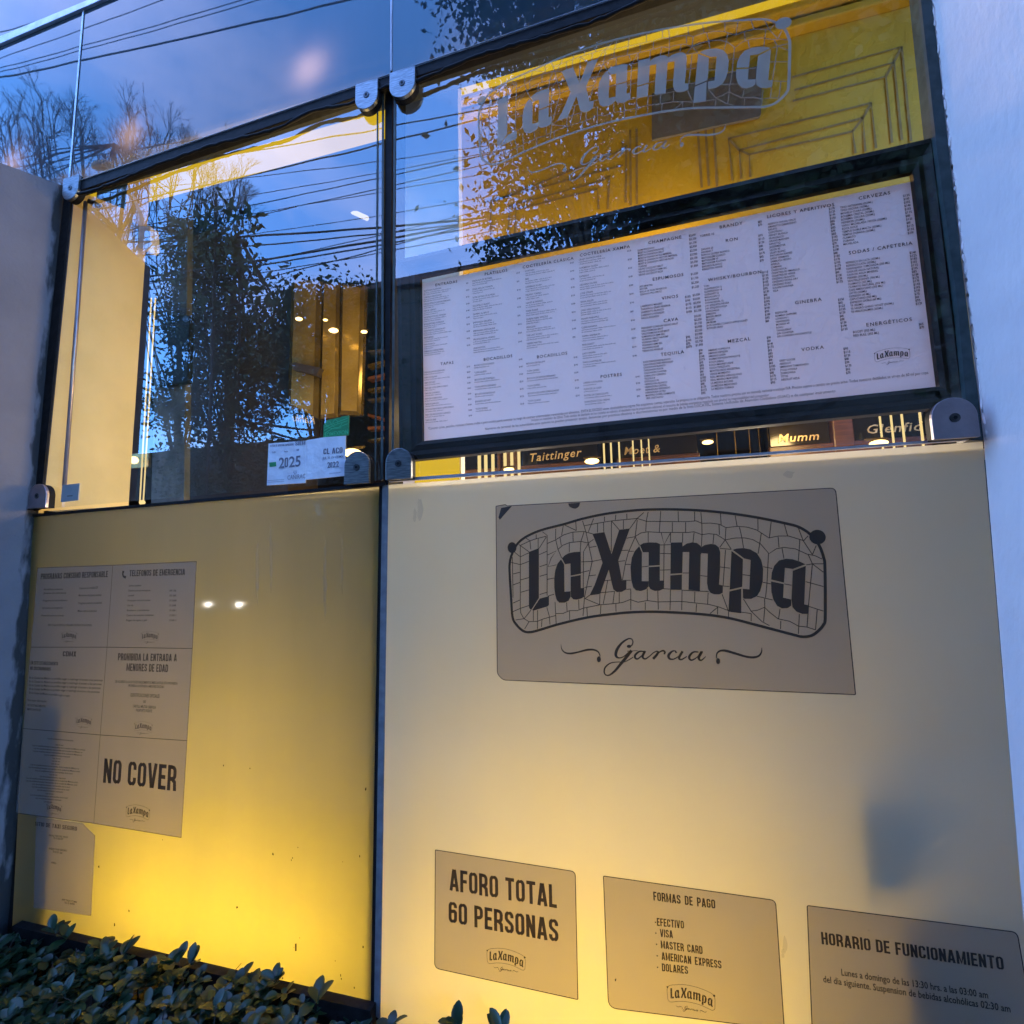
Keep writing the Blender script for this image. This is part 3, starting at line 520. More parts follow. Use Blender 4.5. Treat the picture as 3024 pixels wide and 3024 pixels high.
# light box behind the fascia
bb = MB(); x0, x1 = -3.2, 1.3
bb.add([(x0, .10, 3.387), (x1, .10, 3.387), (x1, .10, 5.2), (x0, .10, 5.2)], [(0, 1, 2, 3)]); bb.add([(x0, .012, 3.385), (x1, .012, 3.385), (x1, .10, 3.385), (x0, .10, 3.385)], [(0, 1, 2, 3)])
bb.build('fascia_box', 'ceiling', sf); MB().box((x0, .012, 3.372), (x1, .105, 3.382)).build('soffit', 'ceiling', sf)
for (x, y, r) in ((935, 215, .068), (415, 405, .06), (70, 490, .055)):
    v = PF(x, y); l = MB().sphere((v.x*1.03, v.y+.056, max(v.z+.03, 3.47)), r, 16, sc=(1, .55, 1)).build('fascia_bulb', 'fbulb', sf, smooth=True)

# clamps: D shaped steel patch fittings with a dark disc behind and a hex screw
def clamp(cx, cy, wpx, hpx, up, m, lab):
    a, b_ = P(cx-wpx/2, cy), P(cx+wpx/2, cy); wd = b_.x-a.x; c = P(cx, cy); hz = P(cx, cy-hpx/2).z-P(cx, cy+hpx/2).z; r = wd/2
    t = thing('glass_clamp', (c.x, 0, c.z), lab, 'glass clamp', 'steel clamps holding the glass')
    s = 1 if up else -1; body = -hz/2; top = hz/2-r
    pts = [(r, s*body), ]+[(r*math.cos(math.pi*i/16), s*(top+r*math.sin(math.pi*i/16))) for i in range(17)]+[(-r, s*body)]
    f = [Vector((c.x+x, -.034, c.z+z)) for x, z in pts]
    MB().slab(f, (0, .012, 0)).build('cover_plate', m, t, bevel=.0015)
    f = [Vector((c.x+x*.98, -.022, c.z+z*.98)) for x, z in pts]; MB().slab(f, (0, .021, 0)).build('clamp_body', 'rubber', t)
    k = MB(); k.slab([Vector((c.x+.011*math.cos(q), -.036, c.z+.011*math.sin(q))) for q in [2*math.pi*i/18 for i in range(18)]], (0, .003, 0))
    sc = k.build('screw', 'screw', t, bevel=.0008)
    k = MB(); k.slab([Vector((c.x+.0045*math.cos(q), -.0368, c.z+.0045*math.sin(q))) for q in [2*math.pi*i/6 for i in range(6)]], (0, .0006, 0)); h = k.build('hex_socket', 'rubber', t)
    return t
clamp(233, 572, 44, 66, False, 'steel', 'small steel clamp at the upper left corner of the left pane')
clamp(1097, 306, 65, 78, False, 'steel', 'steel clamp under the rail just left of the mullion')
clamp(1201, 272, 74, 80, False, 'steel', 'steel clamp under the rail just right of the mullion')
clamp(139, 1468, 52, 70, True, 'steel_pink', 'pinkish steel clamp at the lower left corner beside the side wall')
clamp(1070, 1386, 72, 94, True, 'steel', 'brushed steel clamp beside the white permits left of the mullion')
clamp(1191, 1375, 74, 90, True, 'steel', 'grey steel clamp at the lower left corner of the menu pane')
clamp(2795, 1245, 134, 118, True, 'steel_pink', 'large purplish steel clamp at the lower right below the menu frame')

# ================================================================== LIGHT BOX BEHIND THE LOWER PANELS
zt = P(1137, 1430).z-.01; z0 = ZB-.12
lb = MB(); BX0, BX1, BD = -2.30, .98, .46
lb.add([(BX0, BD, z0-.35), (BX1, BD, z0-.35), (BX1, BD, zt), (BX0, BD, zt)], [(0, 1, 2, 3)])
lb.add([(BX0, .012, zt-.002), (BX1, .012, zt-.002), (BX1, BD, zt-.002), (BX0, BD, zt-.002)], [(0, 1, 2, 3)])
lb.add([(BX0, .012, z0-.35), (BX1, .012, z0-.35), (BX1, BD, z0-.35), (BX0, BD, z0-.35)], [(0, 1, 2, 3)])
lb.add([(BX1, .012, z0-.35), (BX1, BD, z0-.35), (BX1, BD, zt), (BX1, .012, zt)], [(0, 1, 2, 3)])
lb.build('light_box_lining', 'lightbox', sf)
MB().box((BX0-.02, .012, z0-.35), (BX0, BD, zt)).build('light_box_end', 'blackplastic', sf); MB().box((BX1-.1, .03, z0-.35), (BX1-.005, BD-.01, zt-.005)).build('light_box_end', 'blackplastic', sf)
MB().box((-.845, .02, z0-.35), (-.800, .45, zt-.003)).build('light_box_post', 'blackplastic', sf)
MB().box((-2.16, .03, z0-.35), (-2.10, .16, zt-.75)).build('light_box_post', 'blackplastic', sf)  # unseen post added to darken the left panel's edge
def tube(x0, x1, z, y=.13, r=.012, m='tube'): MB().tube([(x0, y, z), (x1, y, z)], r, 8).build('lamp_tube', m, sf)
tube(-1.9, -.88, ZB+.16, .27); tube(-2.0, -.88, ZB+.80, .32, .012, 'tube_dim'); tube(-.76, .30, ZB+.12, .33, .012, 'tube_bright'); tube(-.76, .28, ZB+.66, .32, .012, 'tube_mid')
MB().box((.50, .03, ZB-.4), (.56, .3, ZB+.40)).build('junction_box', 'blackplastic', sf)  # unseen block added to darken the right panel's lower end
MB().box((.44, .03, ZB+.48), (.495, .16, ZB+.69)).build('driver_box', 'blackplastic', sf)  # unseen block added to cast the soft dark blob

# ================================================================== FILM SIGNS ON THE LOWER PANELS
def rnd(px, r):                                            # round the corners of a photo-space quad; r per corner
    o = []
    for i, (p, rr) in enumerate(zip(px, r)):
        p = Vector(p); a = Vector(px[i-1])-p; b_ = Vector(px[(i+1) % len(px)])-p
        if not rr: o.append(tuple(p)); continue
        A_, B_ = p+a.normalized()*rr, p+b_.normalized()*rr
        for k in range(6): t = k/5; o.append(tuple(A_*(1-t)**2+p*2*t*(1-t)+B_*t*t))
    return o
OF = -.0016
def sign(px, r, lab, name='film_sign', cat='sign', m='film', group='grey film signs on the frosted glass', edge=True):
    c = P(*px[0]); t = thing(name, (c.x, 0, c.z), lab, cat, group)
    pts = rnd(px, r); MB().add([P(*q, -.0008) for q in pts], [tuple(range(len(pts)))]).build('film_sheet', m, t, fix=False)
    if edge:
        vs, fs = ribbon([(P(*q).x, P(*q).z, .0022) for q in pts], True); MB().add([(x, -.0012, z) for x, z in vs], fs).build('film_edge', 'film_line', t, fix=False)
    return t
# big logo
t = sign([(1465, 1495), (1493, 1490), (1497, 1494), (2467, 1441), (2526, 2051), (1486, 2008), (1469, 1990)], [2, 2, 2, 16, 3, 9, 9], 'large grey film with the dark brown shop logo in a cracked tile pattern', 'logo_sign')
mb = MB(); logo(mb, lambda x, z: (LCX+x, LCZ+z), OF-.0006); mb.build('logo_print', 'film_ink', t, fix=False)
mb = MB(); mb.add([P(*q, -.0022) for q in [(1472, 1528), (1480, 1500), (1512, 1494), (1476, 1535)]], [(0, 1, 2, 3)]); mb.build('torn_corner', 'film_line', t, fix=False); mb = MB(); e = crom([(1678, 1487), (1683, 1497), (1698, 1502), (1709, 1496), (1713, 1484)], 4); mb.add([P(*q, -.0022) for q in e], [tuple(range(len(e)))])
mb.build('tear', 'film_line', t, fix=False)
# AFORO
t = sign([(1286, 2509), (1699, 2573), (1707, 2951), (1284, 2858)], [3, 14, 4, 16], 'grey film giving the capacity, first of the three along the bottom')
def letter_line(t, *a, ink='film_ink'): mb = MB(); text_px(mb, *a); mb.build('lettering', ink, t, fix=False)
letter_line(t, 'AFORO TOTAL', (1328, 2629), (1650, 2683), (1343, 2567), OF, 'b'); letter_line(t, '60 PERSONAS', (1325, 2724), (1655, 2784), (1328, 2661), OF, 'b')
mb = MB(); logo_px(mb, (1494, 2829), 113, OF, thin=False, outw=.004, bold=1.6); mb.build('small_logo', 'film_ink', t, fix=False)
# FORMAS DE PAGO
t = sign([(1782, 2586), (2290, 2658), (2316, 3040), (1797, 2975)], [4, 16, 4, 26], 'grey film listing the forms of payment, second of the three along the bottom')
letter_line(t, 'FORMAS DE PAGO', (1930, 2659), (2115, 2684), (1930, 2633), OF, 'k')
for i, (s, x0, x1, y0, y1) in enumerate([('-EFECTIVO', 1934, 2022, 2733, 2743), ('- VISA', 1935, 1989, 2765, 2771), ('- MASTER CARD', 1937, 2077, 2798, 2818), ('- AMERICAN EXPRESS', 1939, 2133, 2832, 2861), ('- DOLARES', 1940, 2034, 2866, 2877)]):
    letter_line(t, s, (x0, y0), (x1, y1), (x0-1, y0-23), OF, 'k')
mb = MB(); logo_px(mb, (2040, 2941), 140, OF, thin=False, outw=.004, bold=1.6); mb.build('small_logo', 'film_ink', t, fix=False)
# HORARIO
t = sign([(2383, 2673), (3003, 2752), (3080, 3200), (2400, 3090)], [6, 18, 4, 4], 'grey film with the opening hours, third of the three along the bottom')
letter_line(t, 'HORARIO DE FUNCIONAMIENTO', (2427, 2788), (2970, 2866), (2426, 2752), OF, 'b')
letter_line(t, 'Lunes a domingo de las 13:30 hrs. a las 03:00 am', (2484, 2880), (2920, 2949), (2483, 2861), OF, 'm')
letter_line(t, 'del dia siguiente. Suspension de bebidas alcohólicas 02:30 am', (2431, 2900), (2986, 2990), (2430, 2881), OF, 'm')
# the block of notices at the left
def lines(mb, rows, key='m'):
    for s, x0, y0, x1, y1, h in rows: text_px(mb, s, (x0, y0), (x1, y1), (x0+1, y0-h), OF, key)
def heads(t, rows):
    for q, x0, y0, x1, y1, h in rows: letter_line(t, q, (x0, y0), (x1, y1), (x0+1, y0-h), OF, 'b', ink='film_ink_soft')
G = 'notices in a block on the left frosted panel'
t = sign([(112, 1677), (334, 1669), (317, 1911), (92, 1911)], [0]*4, 'grey film notice on responsible drinking programmes, top left of the block', 'notice', 'notice', group=G)
mb = MB(); heads(t, [('PROGRAMAS CONSUMO RESPONSABLE', 120, 1711, 319, 1704, 17)])
lines(mb, [('Alcohólicos anónimos', 129, 1743, 186, 1742, 5), ('Jóvenes sin adicciones', 129, 1754, 195, 1753, 5), ('Programa de alcoholímetro', 126, 1776, 199, 1775, 5), ('CIJ Centros de integración', 124, 1798, 185, 1797, 5), ('Prevención para los jóvenes', 122, 1820, 188, 1820, 5), ('Consumo con medida SSP', 234, 1740, 289, 1738, 6), ('Monitoreo del grado alcohol', 232, 1761, 299, 1760, 6), ('Programa conduce sin alcohol', 231, 1784, 300, 1783, 6), ('Mitos sobre el alcohol', 229, 1807, 285, 1807, 6), ('POR TU SALUD EVITA EL CONSUMO EXCESIVO DE ALCOHOL', 141, 1849, 271, 1849, 6)]); tag(mb.build('small_print', 'film_ink_soft', t, fix=False), kind='stuff')
mb = MB(); logo_px(mb, (204, 1877), 46, OF, thin=False, script=True, outw=.003, bold=1.5); mb.build('small_logo', 'film_ink_soft', t, fix=False)
t = sign([(334, 1669), (581, 1658), (569, 1915), (317, 1911)], [0]*4, 'grey film notice of emergency telephones with a handset mark, top right of the block', 'notice', 'notice', group=G)
mb = MB(); heads(t, [('TELEFONOS DE EMERGENCIA', 382, 1702, 547, 1698, 18)])
hs = crom([(366, 1686, 9), (364, 1694, 6), (366, 1702, 6), (373, 1705, 9)], 5); vs, fs = ribbon([(P(x, y).x, P(x, y).z, w_*.0011) for x, y, w_ in hs]); mb.add([(x, OF, z) for x, z in vs], fs)
for i, (s, w_) in enumerate([('Servicio ciudadano', 37), ('Denuncia anónima emergencia', 65), ('Locatel', 18), ('Protección civil de la ciudad', 67), ('Cruz roja', 17), ('Bomberos y ambulancias', 66), ('Centro de atención ciudadana', 80), ('Fugas de agua y gas', 62)]):
    y = 1732+i*14.6; x = 380-i*1.1; lines(mb, [(s, x, y, x+w_, y-1, 5)]); 
    if i: lines(mb, [('55 5658 1111'[:4+i], 500, y, 521, y, 5)])
tag(mb.build('small_print', 'film_ink_soft', t, fix=False), kind='stuff'); mb = MB(); logo_px(mb, (442, 1878), 52, OF, thin=False, outw=.003, bold=1.5); mb.build('small_logo', 'film_ink_soft', t, fix=False)
t = sign([(92, 1911), (317, 1911), (297, 2170), (69, 2151)], [0]*4, 'grey film notice headed CDMX about non discrimination, middle left of the block', 'notice', 'notice', group=G)
mb = MB(); heads(t, [('CDMX', 185, 1938, 226, 1939, 15)]); heads(t, [('EN ESTE ESTABLECIMIENTO', 90, 1962, 171, 1965, 10), ('NO DISCRIMINAMOS', 89, 1978, 150, 1981, 10)])
for i in range(5): lines(mb, [('En la Ciudad de México se prohíbe negar o restringir el acceso a las personas'[:int(78-(30 if i == 4 else 0))], 86, 2004+i*11, 303-i*3-(85 if i == 4 else 0), 2012+i*11.5, 6)])
lines(mb, [('Para mayor información', 81, 2070, 137, 2074, 6), ('LEY DE ESTABLECIMIENTOS', 81, 2085, 134, 2089, 6), ('MERCANTILES', 80, 2097, 120, 2100, 6)]); tag(mb.build('small_print', 'film_ink_soft', t, fix=False), kind='stuff')
mb = MB(); logo_px(mb, (247, 2129), 48, OF, thin=False, outw=.003, bold=1.5); mb.build('small_logo', 'film_ink_soft', t, fix=False)
t = sign([(317, 1911), (569, 1915), (553, 2187), (297, 2170)], [0]*4, 'grey film notice forbidding entry to minors, middle right of the block', 'notice', 'notice', group=G)
mb = MB(); heads(t, [('PROHIBIDA LA ENTRADA A', 348, 1950, 523, 1953, 21), ('MENORES DE EDAD', 373, 1981, 497, 1985, 22)])
lines(mb, [('DE ACUERDO A LA LEY DE ESTABLECIMIENTOS MERCANTILES ESTA PROHIBIDA', 340, 2016, 524, 2022, 7), ('PROHIBIDA LA ENTRADA A MENORES DE EDAD', 379, 2028, 484, 2032, 7), ('IDENTIFICACIONES OFICIALES', 385, 2057, 471, 2061, 10), ('INE', 423, 2076, 430, 2076, 8), ('CARTILLA MILITAR LIBERADA', 392, 2089, 460, 2093, 8), ('PASAPORTE VIGENTE', 401, 2101, 449, 2104, 8)]); tag(mb.build('small_print', 'film_ink_soft', t, fix=False), kind='stuff')
mb = MB(); logo_px(mb, (423, 2146), 54, OF, thin=False, outw=.003, bold=1.5); mb.build('small_logo', 'film_ink_soft', t, fix=False)
t = sign([(69, 2151), (297, 2170), (278, 2431), (47, 2400)], [0]*4, 'grey film notice filled with centred small print, left of the NO COVER notice', 'notice', 'notice', group=G)
mb = MB(); random.seed(4)
for i in range(24):
    cx = 178-i*1.6; hw = random.choice((12, 38, 55, 72, 76, 78)); y = 2182+i*8.0
    if i in (1,): continue
    lines(mb, [('Ley de establecimientos mercantiles de la ciudad de México artículo'[:max(6, int(hw*.85))], cx-hw, y-hw*.09+4, cx+hw, y+hw*.09+4, 4.5)])
tag(mb.build('small_print', 'film_ink_soft', t, fix=False), kind='stuff'); mb = MB(); logo_px(mb, (160, 2385), 46, OF, thin=False, outw=.003, bold=1.5); mb.build('small_logo', 'film_ink_soft', t, fix=False)
t = sign([(297, 2170), (553, 2187), (536, 2473), (278, 2431)], [0]*4, 'grey film notice reading NO COVER in tall letters, lower right of the block', 'notice', 'notice', group=G)
letter_line(t, 'NO COVER', (304, 2311), (524, 2337), (305, 2239), OF, 'b')
mb = MB(); logo_px(mb, (407, 2397), 70, OF, thin=False, outw=.004, bold=1.6); mb.build('small_logo', 'film_ink', t, fix=False)
t = sign([(108, 2412), (245, 2432), (262, 2450), (281, 2467), (269, 2704), (100, 2680)], [0, 0, 0, 0, 0, 0], 'pale film taxi notice with a torn corner, lowest of the left block', 'notice', 'notice', group=G)
t.children[0].data.materials[0] = film('thin film', (.86, .82, .74), (.3, .28, .24), .14)
mb = MB(); heads(t, [('SITIO DE TAXI SEGURO', 103, 2438, 228, 2454, 12)])
lines(mb, [('RADIO TAXI DEL VALLE', 144, 2469, 200, 2475, 5), ('TEL 55 5566 0077', 157, 2477, 186, 2481, 5), ('RADIO TAXI SEGURO', 144, 2508, 198, 2515, 5), ('TEL 55 5271 2560', 155, 2517, 184, 2522, 5), ('sitio', 151, 2549, 166, 2552, 6), ('APP TAXI CDMX', 182, 2659, 228, 2667, 5), ('TEL 52 084898', 190, 2668, 220, 2673, 5)]); tag(mb.build('small_print', 'film_ink', t, fix=False), kind='stuff')
# specks and scuffs stuck to the glass
mb = MB(); random.seed(21)
for (x, y) in [(880, 2503), (1012, 2545), (1080, 2330), (1062, 2530), (292, 2560), (338, 2732), (381, 2690), (885, 2770), (1072, 2797), (868, 2798), (1006, 2880), (1008, 2890), (835, 2888), (990, 2838), (660, 2260), (738, 2270), (860, 2540), (864, 2534), (806, 2523), (480, 2480), (684, 2882), (1046, 2917), (2566, 2748), (1818, 2893), (700, 2680)]:
    r = random.uniform(1.0, 2.6); e = [(x+r*math.cos(a)*random.uniform(.6, 1.2), y+r*random.choice((1, 1.8, 2.6))*math.sin(a)) for a in [q*math.pi/3 for q in range(6)]]; mb.add([P(*q, -.002) for q in e], [tuple(range(6))])
mb.add([P(*q, -.002) for q in [(871, 2787), (876, 2786), (876, 2808), (871, 2809)]], [(0, 1, 2, 3)])
tag(mb.build('dirt_specks', 'film_line', sf, fix=False), kind='stuff')

random.seed(77); mb = MB(); sm = film('smudge', (.93, .93, .92), (.55, .55, .55), .045)
for (x, y, w_, h_) in [(1240, 1505, 10, 34), (1225, 1520, 6, 20), (2318, 2790, 7, 26), (2312, 2815, 5, 16), (2330, 1400, 18, 12), (760, 1700, 6, 90), (800, 1650, 5, 110), (960, 1720, 6, 120), (1010, 1660, 4, 90)]:
    e = [(x+w_*math.cos(a)*random.uniform(.6, 1.2), y+h_*math.sin(a)*random.uniform(.7, 1.2)) for a in [q*math.pi/6 for q in range(12)]]; mb.add([P(*q, -.0024) for q in e], [tuple(range(12))])
tag(mb.build('smudges', sm, sf, fix=False), kind='stuff')
# etched logo on the upper glass
t = thing('etched_logo', (0, 0, P(1900, 250).z), 'pale etched shop logo across the top of the right window', 'logo')
mb = MB()
def etchmap(x, z):
    X, Z = LCX+x, LCZ+z-1.65; return (1.1293*X+.0144*Z-.0262, -.0279*X+.9916*Z+1.467+1.65)
logo(mb, etchmap, -.0015, mi=0, mi2=1, thinw=.0022); mb.build('etched_print', ['etch', 'etch_thin'], t, fix=False)

# ================================================================== MENU BOARD
FO = .035
mn = thing('menu_board', (P(2000, 1200).x, FO, P(2000, 1200).z), 'wide white food and drinks menu in a dark wooden frame', 'menu board')
outer = [(1172, 768), (2757, 406), (2850, 1196), (1180, 1362)]; inner = [(1236, 812), (2702, 496), (2783, 1136), (1242, 1300)]
nm = ['top rail of the frame', 'right stile of the frame', 'bottom rail of the frame', 'left stile of the frame']
for i in range(4):
    j = (i+1) % 4; O, I = [P(*q, .015) for q in outer], [P(*q, .015) for q in inner]
    mid = lambda k, f: O[k].lerp(I[k], f)
    prof = [(0, .028), (0, .0), (.22, -.006), (.5, .010), (.78, .004), (1, .012), (1, .028)]
    mb = MB(); vs = [mid(k, f)+Vector((0, d, 0)) for k in (i, j) for f, d in prof]; n = len(prof)
    for q in range(n): mb.add([vs[q], vs[(q+1) % n], vs[n+(q+1) % n], vs[n+q]], [(0, 1, 2, 3)])
    mb.build('frame_rail' if i % 2 == 0 else 'frame_stile', 'frame_red' if i == 1 else 'frame', mn)['label'] = nm[i]
so_ = .045
MB().slab([P(*q, so_) for q in [(1240, 838), (2708, 533), (2786, 1140), (1243, 1304)]], (0, .003, 0)).build('menu_sheet', 'paper', mn)
mb = MB(); TO = so_-.0012
a_, b_ = (.4658, (1150, 700)), (.5176, (1950, 450))
def cv(R, p): return (R[1][0]+p[0]*R[0], R[1][1]+p[1]*R[0])
def head(R, c, s, h=17):
    v = P(*cv(R, c), TO); text_at(mb, s, (v.x, v.z-.006), .0092*h/17, TO, 'm', 1.0, 'c', sp=.12)
def col(R, p0, p1, names, desc=0, size=None, price=None, key='r', slope=None, descs=None, w=None):
    A, B = P(*cv(R, p0), TO), P(*cv(R, p1), TO); n = len(names); random.seed(n*7+len(names[0]))
    for i, s in enumerate(names):
        t = i/(n-1) if n > 1 else 0; pitch = (A.z-B.z)/(n-1) if n > 1 else .012; h = size or min(.0072, pitch*.62); z = A.z+(B.z-A.z)*t-h
        text_at(mb, s, (A.x+(B.x-A.x)*t, z), h, TO, 'm' if size is None else 'r', .80)
        for k in range(desc):
            dd = 'Rebanadas finas de pan con jitomate rallado, aceite de oliva, sal de mar y queso manchego curado en casa con almendras'
            st = random.randint(0, 30); ln = dd[st:st+int(random.uniform(38, 54) if k < desc-1 else random.uniform(14, 52))]
            text_at(mb, ln, (A.x+(B.x-A.x)*t, z-(k+1)*h*1.25), h*.78, TO, 'r', .80)
        if price:
            x = P(*cv(R, price), TO).x+(B.x-A.x)*t*.9; text_at(mb, '$'+str(random.choice((95, 120, 135, 145, 160, 180, 190, 210))), (x, z+.001), h*.9, TO, 'm', .8)
def prices(R, p0, p1, n, big=False):
    A, B = P(*cv(R, p0), TO), P(*cv(R, p1), TO); random.seed(n)
    for i in range(n):
        t = i/max(1, n-1); text_at(mb, ('$%d,%d50' % (random.randint(1, 3), random.randint(1, 9))) if big else '$'+str(random.randint(12, 38)*5), (A.x+(B.x-A.x)*t, A.z+(B.z-A.z)*t-.006), .0062, TO, 'b', .85)
head(a_, (360, 290), 'ENTRADAS'); col(a_, (218, 338), (220, 722), ['ACEITUNAS ALIÑADAS', 'TORTILLA DE PATATAS', 'CROQUETAS DE JAMON SERRANO', 'PAN AL HIERRO', 'MONTADITOS DEL PATRON', 'BOQUERONES ALIÑADOS', 'MONTADITO DE BACALAO', 'BERENJENAS', 'PAN TUMACA', 'TABLA DE CARNES FRIAS'], 2, .0052, (485, 300))
head(a_, (365, 797), 'TAPAS'); col(a_, (218, 855), (228, 1158), ['TAPA DE JAMON SERRANO', 'TAPA DE SALAMI', 'TAPA DE FUET', 'TAPA DE LOMO EMBUCHADO', 'TAPA DE CHORIZO', 'TAPA DE SOBRASADA', 'TAPA DE JABUGO', 'TAPA DE MANCHEGO SEMICURADO', 'TAPA DE MANCHEGO CURADO', 'TAPA DE BRIE'], 1, .0052, (490, 820))
head(a_, (675, 220), 'PLATILLOS'); col(a_, (525, 275), (533, 700), ['ENSALADA DE BETABEL', 'ENSALADA DE TOMATE', 'SOPA DE PAN DE ALMEJAS', 'SOLOMILLO ASADO', 'GAMBAS AL AJILLO', 'EMPANADA GALLEGA', 'EMPANADA PASCUALINA', 'PROVOLONE AL HORNO', 'ALBONDIGAS'], 2, .0055, (805, 225))
head(a_, (687, 762), 'BOCADILLOS'); col(a_, (537, 810), (545, 1085), ['BOCATA DE CHORIZO', '*CON QUESO', 'BOCATA DE TORTILLA', '*CON JAMÓN SERRANO', 'BOCATA DE BACALAO', 'BOCATA DE FUET', '*CON QUESO'], 1, .0055, (820, 775))
head(a_, (1003, 160), 'COCTELERÍA CLÁSICA'); col(a_, (860, 212), (870, 672), ['AVIATION', 'B&B', 'GARIBALDI SLUSH', 'MILANO TORINO', 'NAKED & FAMOUS', 'PAPER PLANE', 'QUEENS PARK SWIZZLE', 'PENICILIN', 'THE LAST WORD', 'VESPER MARTINI'], 2, .0055, (1145, 160))
head(a_, (1030, 745), 'BOCADILLOS'); col(a_, (868, 798), (878, 1035), ['BOCATA DE SALAMI', '*CON QUESO', 'BOCATA DE JAMÓN SERRANO', '*CON QUESO', 'BOCATA DE LOMO EMBUCHADO', '*CON QUESO'], 1, .0055, (1168, 768))
head(a_, (1363, 85), 'COCTELERÍA XAMPA'); col(a_, (1200, 140), (1226, 790), ['CRAZY PASTRON WINE', 'CARIBBEAN QUEEN', 'EXPRESSO', 'HEAVENS ON FIRE', 'LOVE STRAIN', 'SERIAL KILLER', 'OREO MILK PUNCH', 'FOAMY PINEAPPLE', 'CLEAR BANANA', 'XAMPA GARIBALDI', 'MARGARETT', 'LADY XAMPA', 'FAKE CHARTREUSE'], 2, .0055, (1508, 95))
head(a_, (1405, 875), 'POSTRES'); col(a_, (1230, 920), (1237, 1040), ['CREMA CATALANA', 'FLAN DE LA CASA', 'PASTEL DE CHOCOLATE', 'DURAZNOS CON CREMA'], 1, .0055, (1560, 885))
head(a_, (1745, 15), 'CHAMPAGNE'); col(a_, (1573, 80), (1580, 236), ['DOM PERIGNON', 'MOET & CHANDON ROSÉ', 'MOET & CHANDON BRUT', 'MOET & CHANDON ICE IMPERIAL', 'MOET & CHANDON NECTAR IMPERIAL', 'MOET & CHANDON NECTAR ROSE', 'TSARINE', 'VEUVE CLICQUOT BRUT', 'VEUVE CLICQUOT DEMI SEC', 'VEUVE CLICQUOT RICH'])
head(a_, (1765, 250), 'ESPUMOSOS'); col(a_, (1585, 310), (1588, 360), ['ASTI MARTINI', 'BOTTER', 'BOLLA DE FIORI PROSECCO', 'CINZANO PRO SPRITZ'])
head(a_, (1778, 378), 'VINOS'); col(a_, (1592, 435), (1597, 510), ['LABERINTO MALBEC', 'TARAPACA GRAN RESERVA', 'LABERINTO BLANCO', 'LABERINTO ROSADO', 'NICOL ROSADO'])
head(a_, (1783, 522), 'CAVA'); col(a_, (1597, 574), (1603, 718), ['FREIXENET CORDON NEGRO BRUT', 'VALLFORMOSA BRUT', 'VALLFORMOSA ROSÉ BRUT', 'SUMARROCA SEMI SEC', 'VILARNAU BRUT NATURE', 'VILARNAU BRUT', 'VILARNAU SEMI SEC', 'VILARNAU ROSÉ', 'TIERRA DE ANGELES'])
head(a_, (1793, 733), 'TEQUILA'); col(a_, (1608, 788), (1625, 1018), ['CASA DRAGONES BLANCO', 'CASA DRAGONES REPOSADO', 'CASCAHUIN BLANCO', 'CASCAHUIN PLATA', 'CASCAHUIN TAHONA', 'CABALLITO CERRERO', 'TEQUILA 8', 'DON JULIO 70', 'HERRADURA BLANCO', 'HERRADURA CRISTAL', 'HERRADURA REPOSADO', 'HERRADURA ULTRA', 'MAESTRO DOBEL DIAMANTE', '1800 CRISTALINO'])
prices(b_, (162, 470), (172, 645), 9, True); prices(b_, (173, 690), (178, 765), 4, True); prices(b_, (140, 820), (147, 905), 5); prices(b_, (183, 810), (192, 900), 5, True); prices(b_, (192, 930), (200, 1095), 9, True); prices(b_, (145, 1050), (147, 1105), 4); prices(b_, (218, 1125), (232, 1368), 15)
head(b_, (402, 412), 'BRANDY'); col(b_, (225, 472), (226, 492), ['TORRES 10', ' ']); prices(b_, (555, 392), (557, 410), 2)
head(b_, (407, 495), 'RON'); col(b_, (232, 550), (238, 664), ['ZACAPA 23', 'HAVANA 7', 'RON LA GLORIA BLANCO', 'MATUSALEM CLASICO', 'MATUSALEM 10', 'MATUSALEM PLATINO', 'BACARDI BLANCO', 'KINGSTON WHITE']); prices(b_, (558, 470), (566, 612), 8)
head(b_, (423, 702), 'WHISKY/BOURBON'); col(b_, (248, 760), (265, 1000), ['TOKI', 'GLENFIDDICH 12', 'GLENFIDDICH 18', 'GLENLIVET 15', 'MACALLAN 12', 'BUCHANANS', 'CHIVAS REGAL 12', 'J.W. ETIQUETA NEGRA', 'J.W. ETIQUETA ROJA', 'KNOCHALLS', 'JAMESON', 'MAKERS MARK', 'BULLEIT', 'JIM BEAM', 'JACK DANIELS CLASICO APPLE HONEY', 'BOWLER HEAD']); prices(b_, (580, 680), (598, 958), 16)
head(b_, (448, 1068), 'MEZCAL'); col(b_, (272, 1125), (290, 1346), ['AMARAS CUPREATA', 'AMARAS ESPADIN', 'AMARAS LOGIA', 'ANIMAS ESPADIN PAPALOTE', 'KOCH JABALI', 'KOCH MADRECUISHE', 'KOCH TEPEZTATE', 'MONTELOBOS ANCESTRAL', 'VERDE MOMENTO', 'REAL MINERO ARROQUENO', 'REAL MINERO MARTEÑO', 'LA MEDIDA BICUIXE', 'LA MEDIDA MEXICANO', 'LA MEDIDA TOBALA']); prices(b_, (606, 1052), (628, 1308), 15)
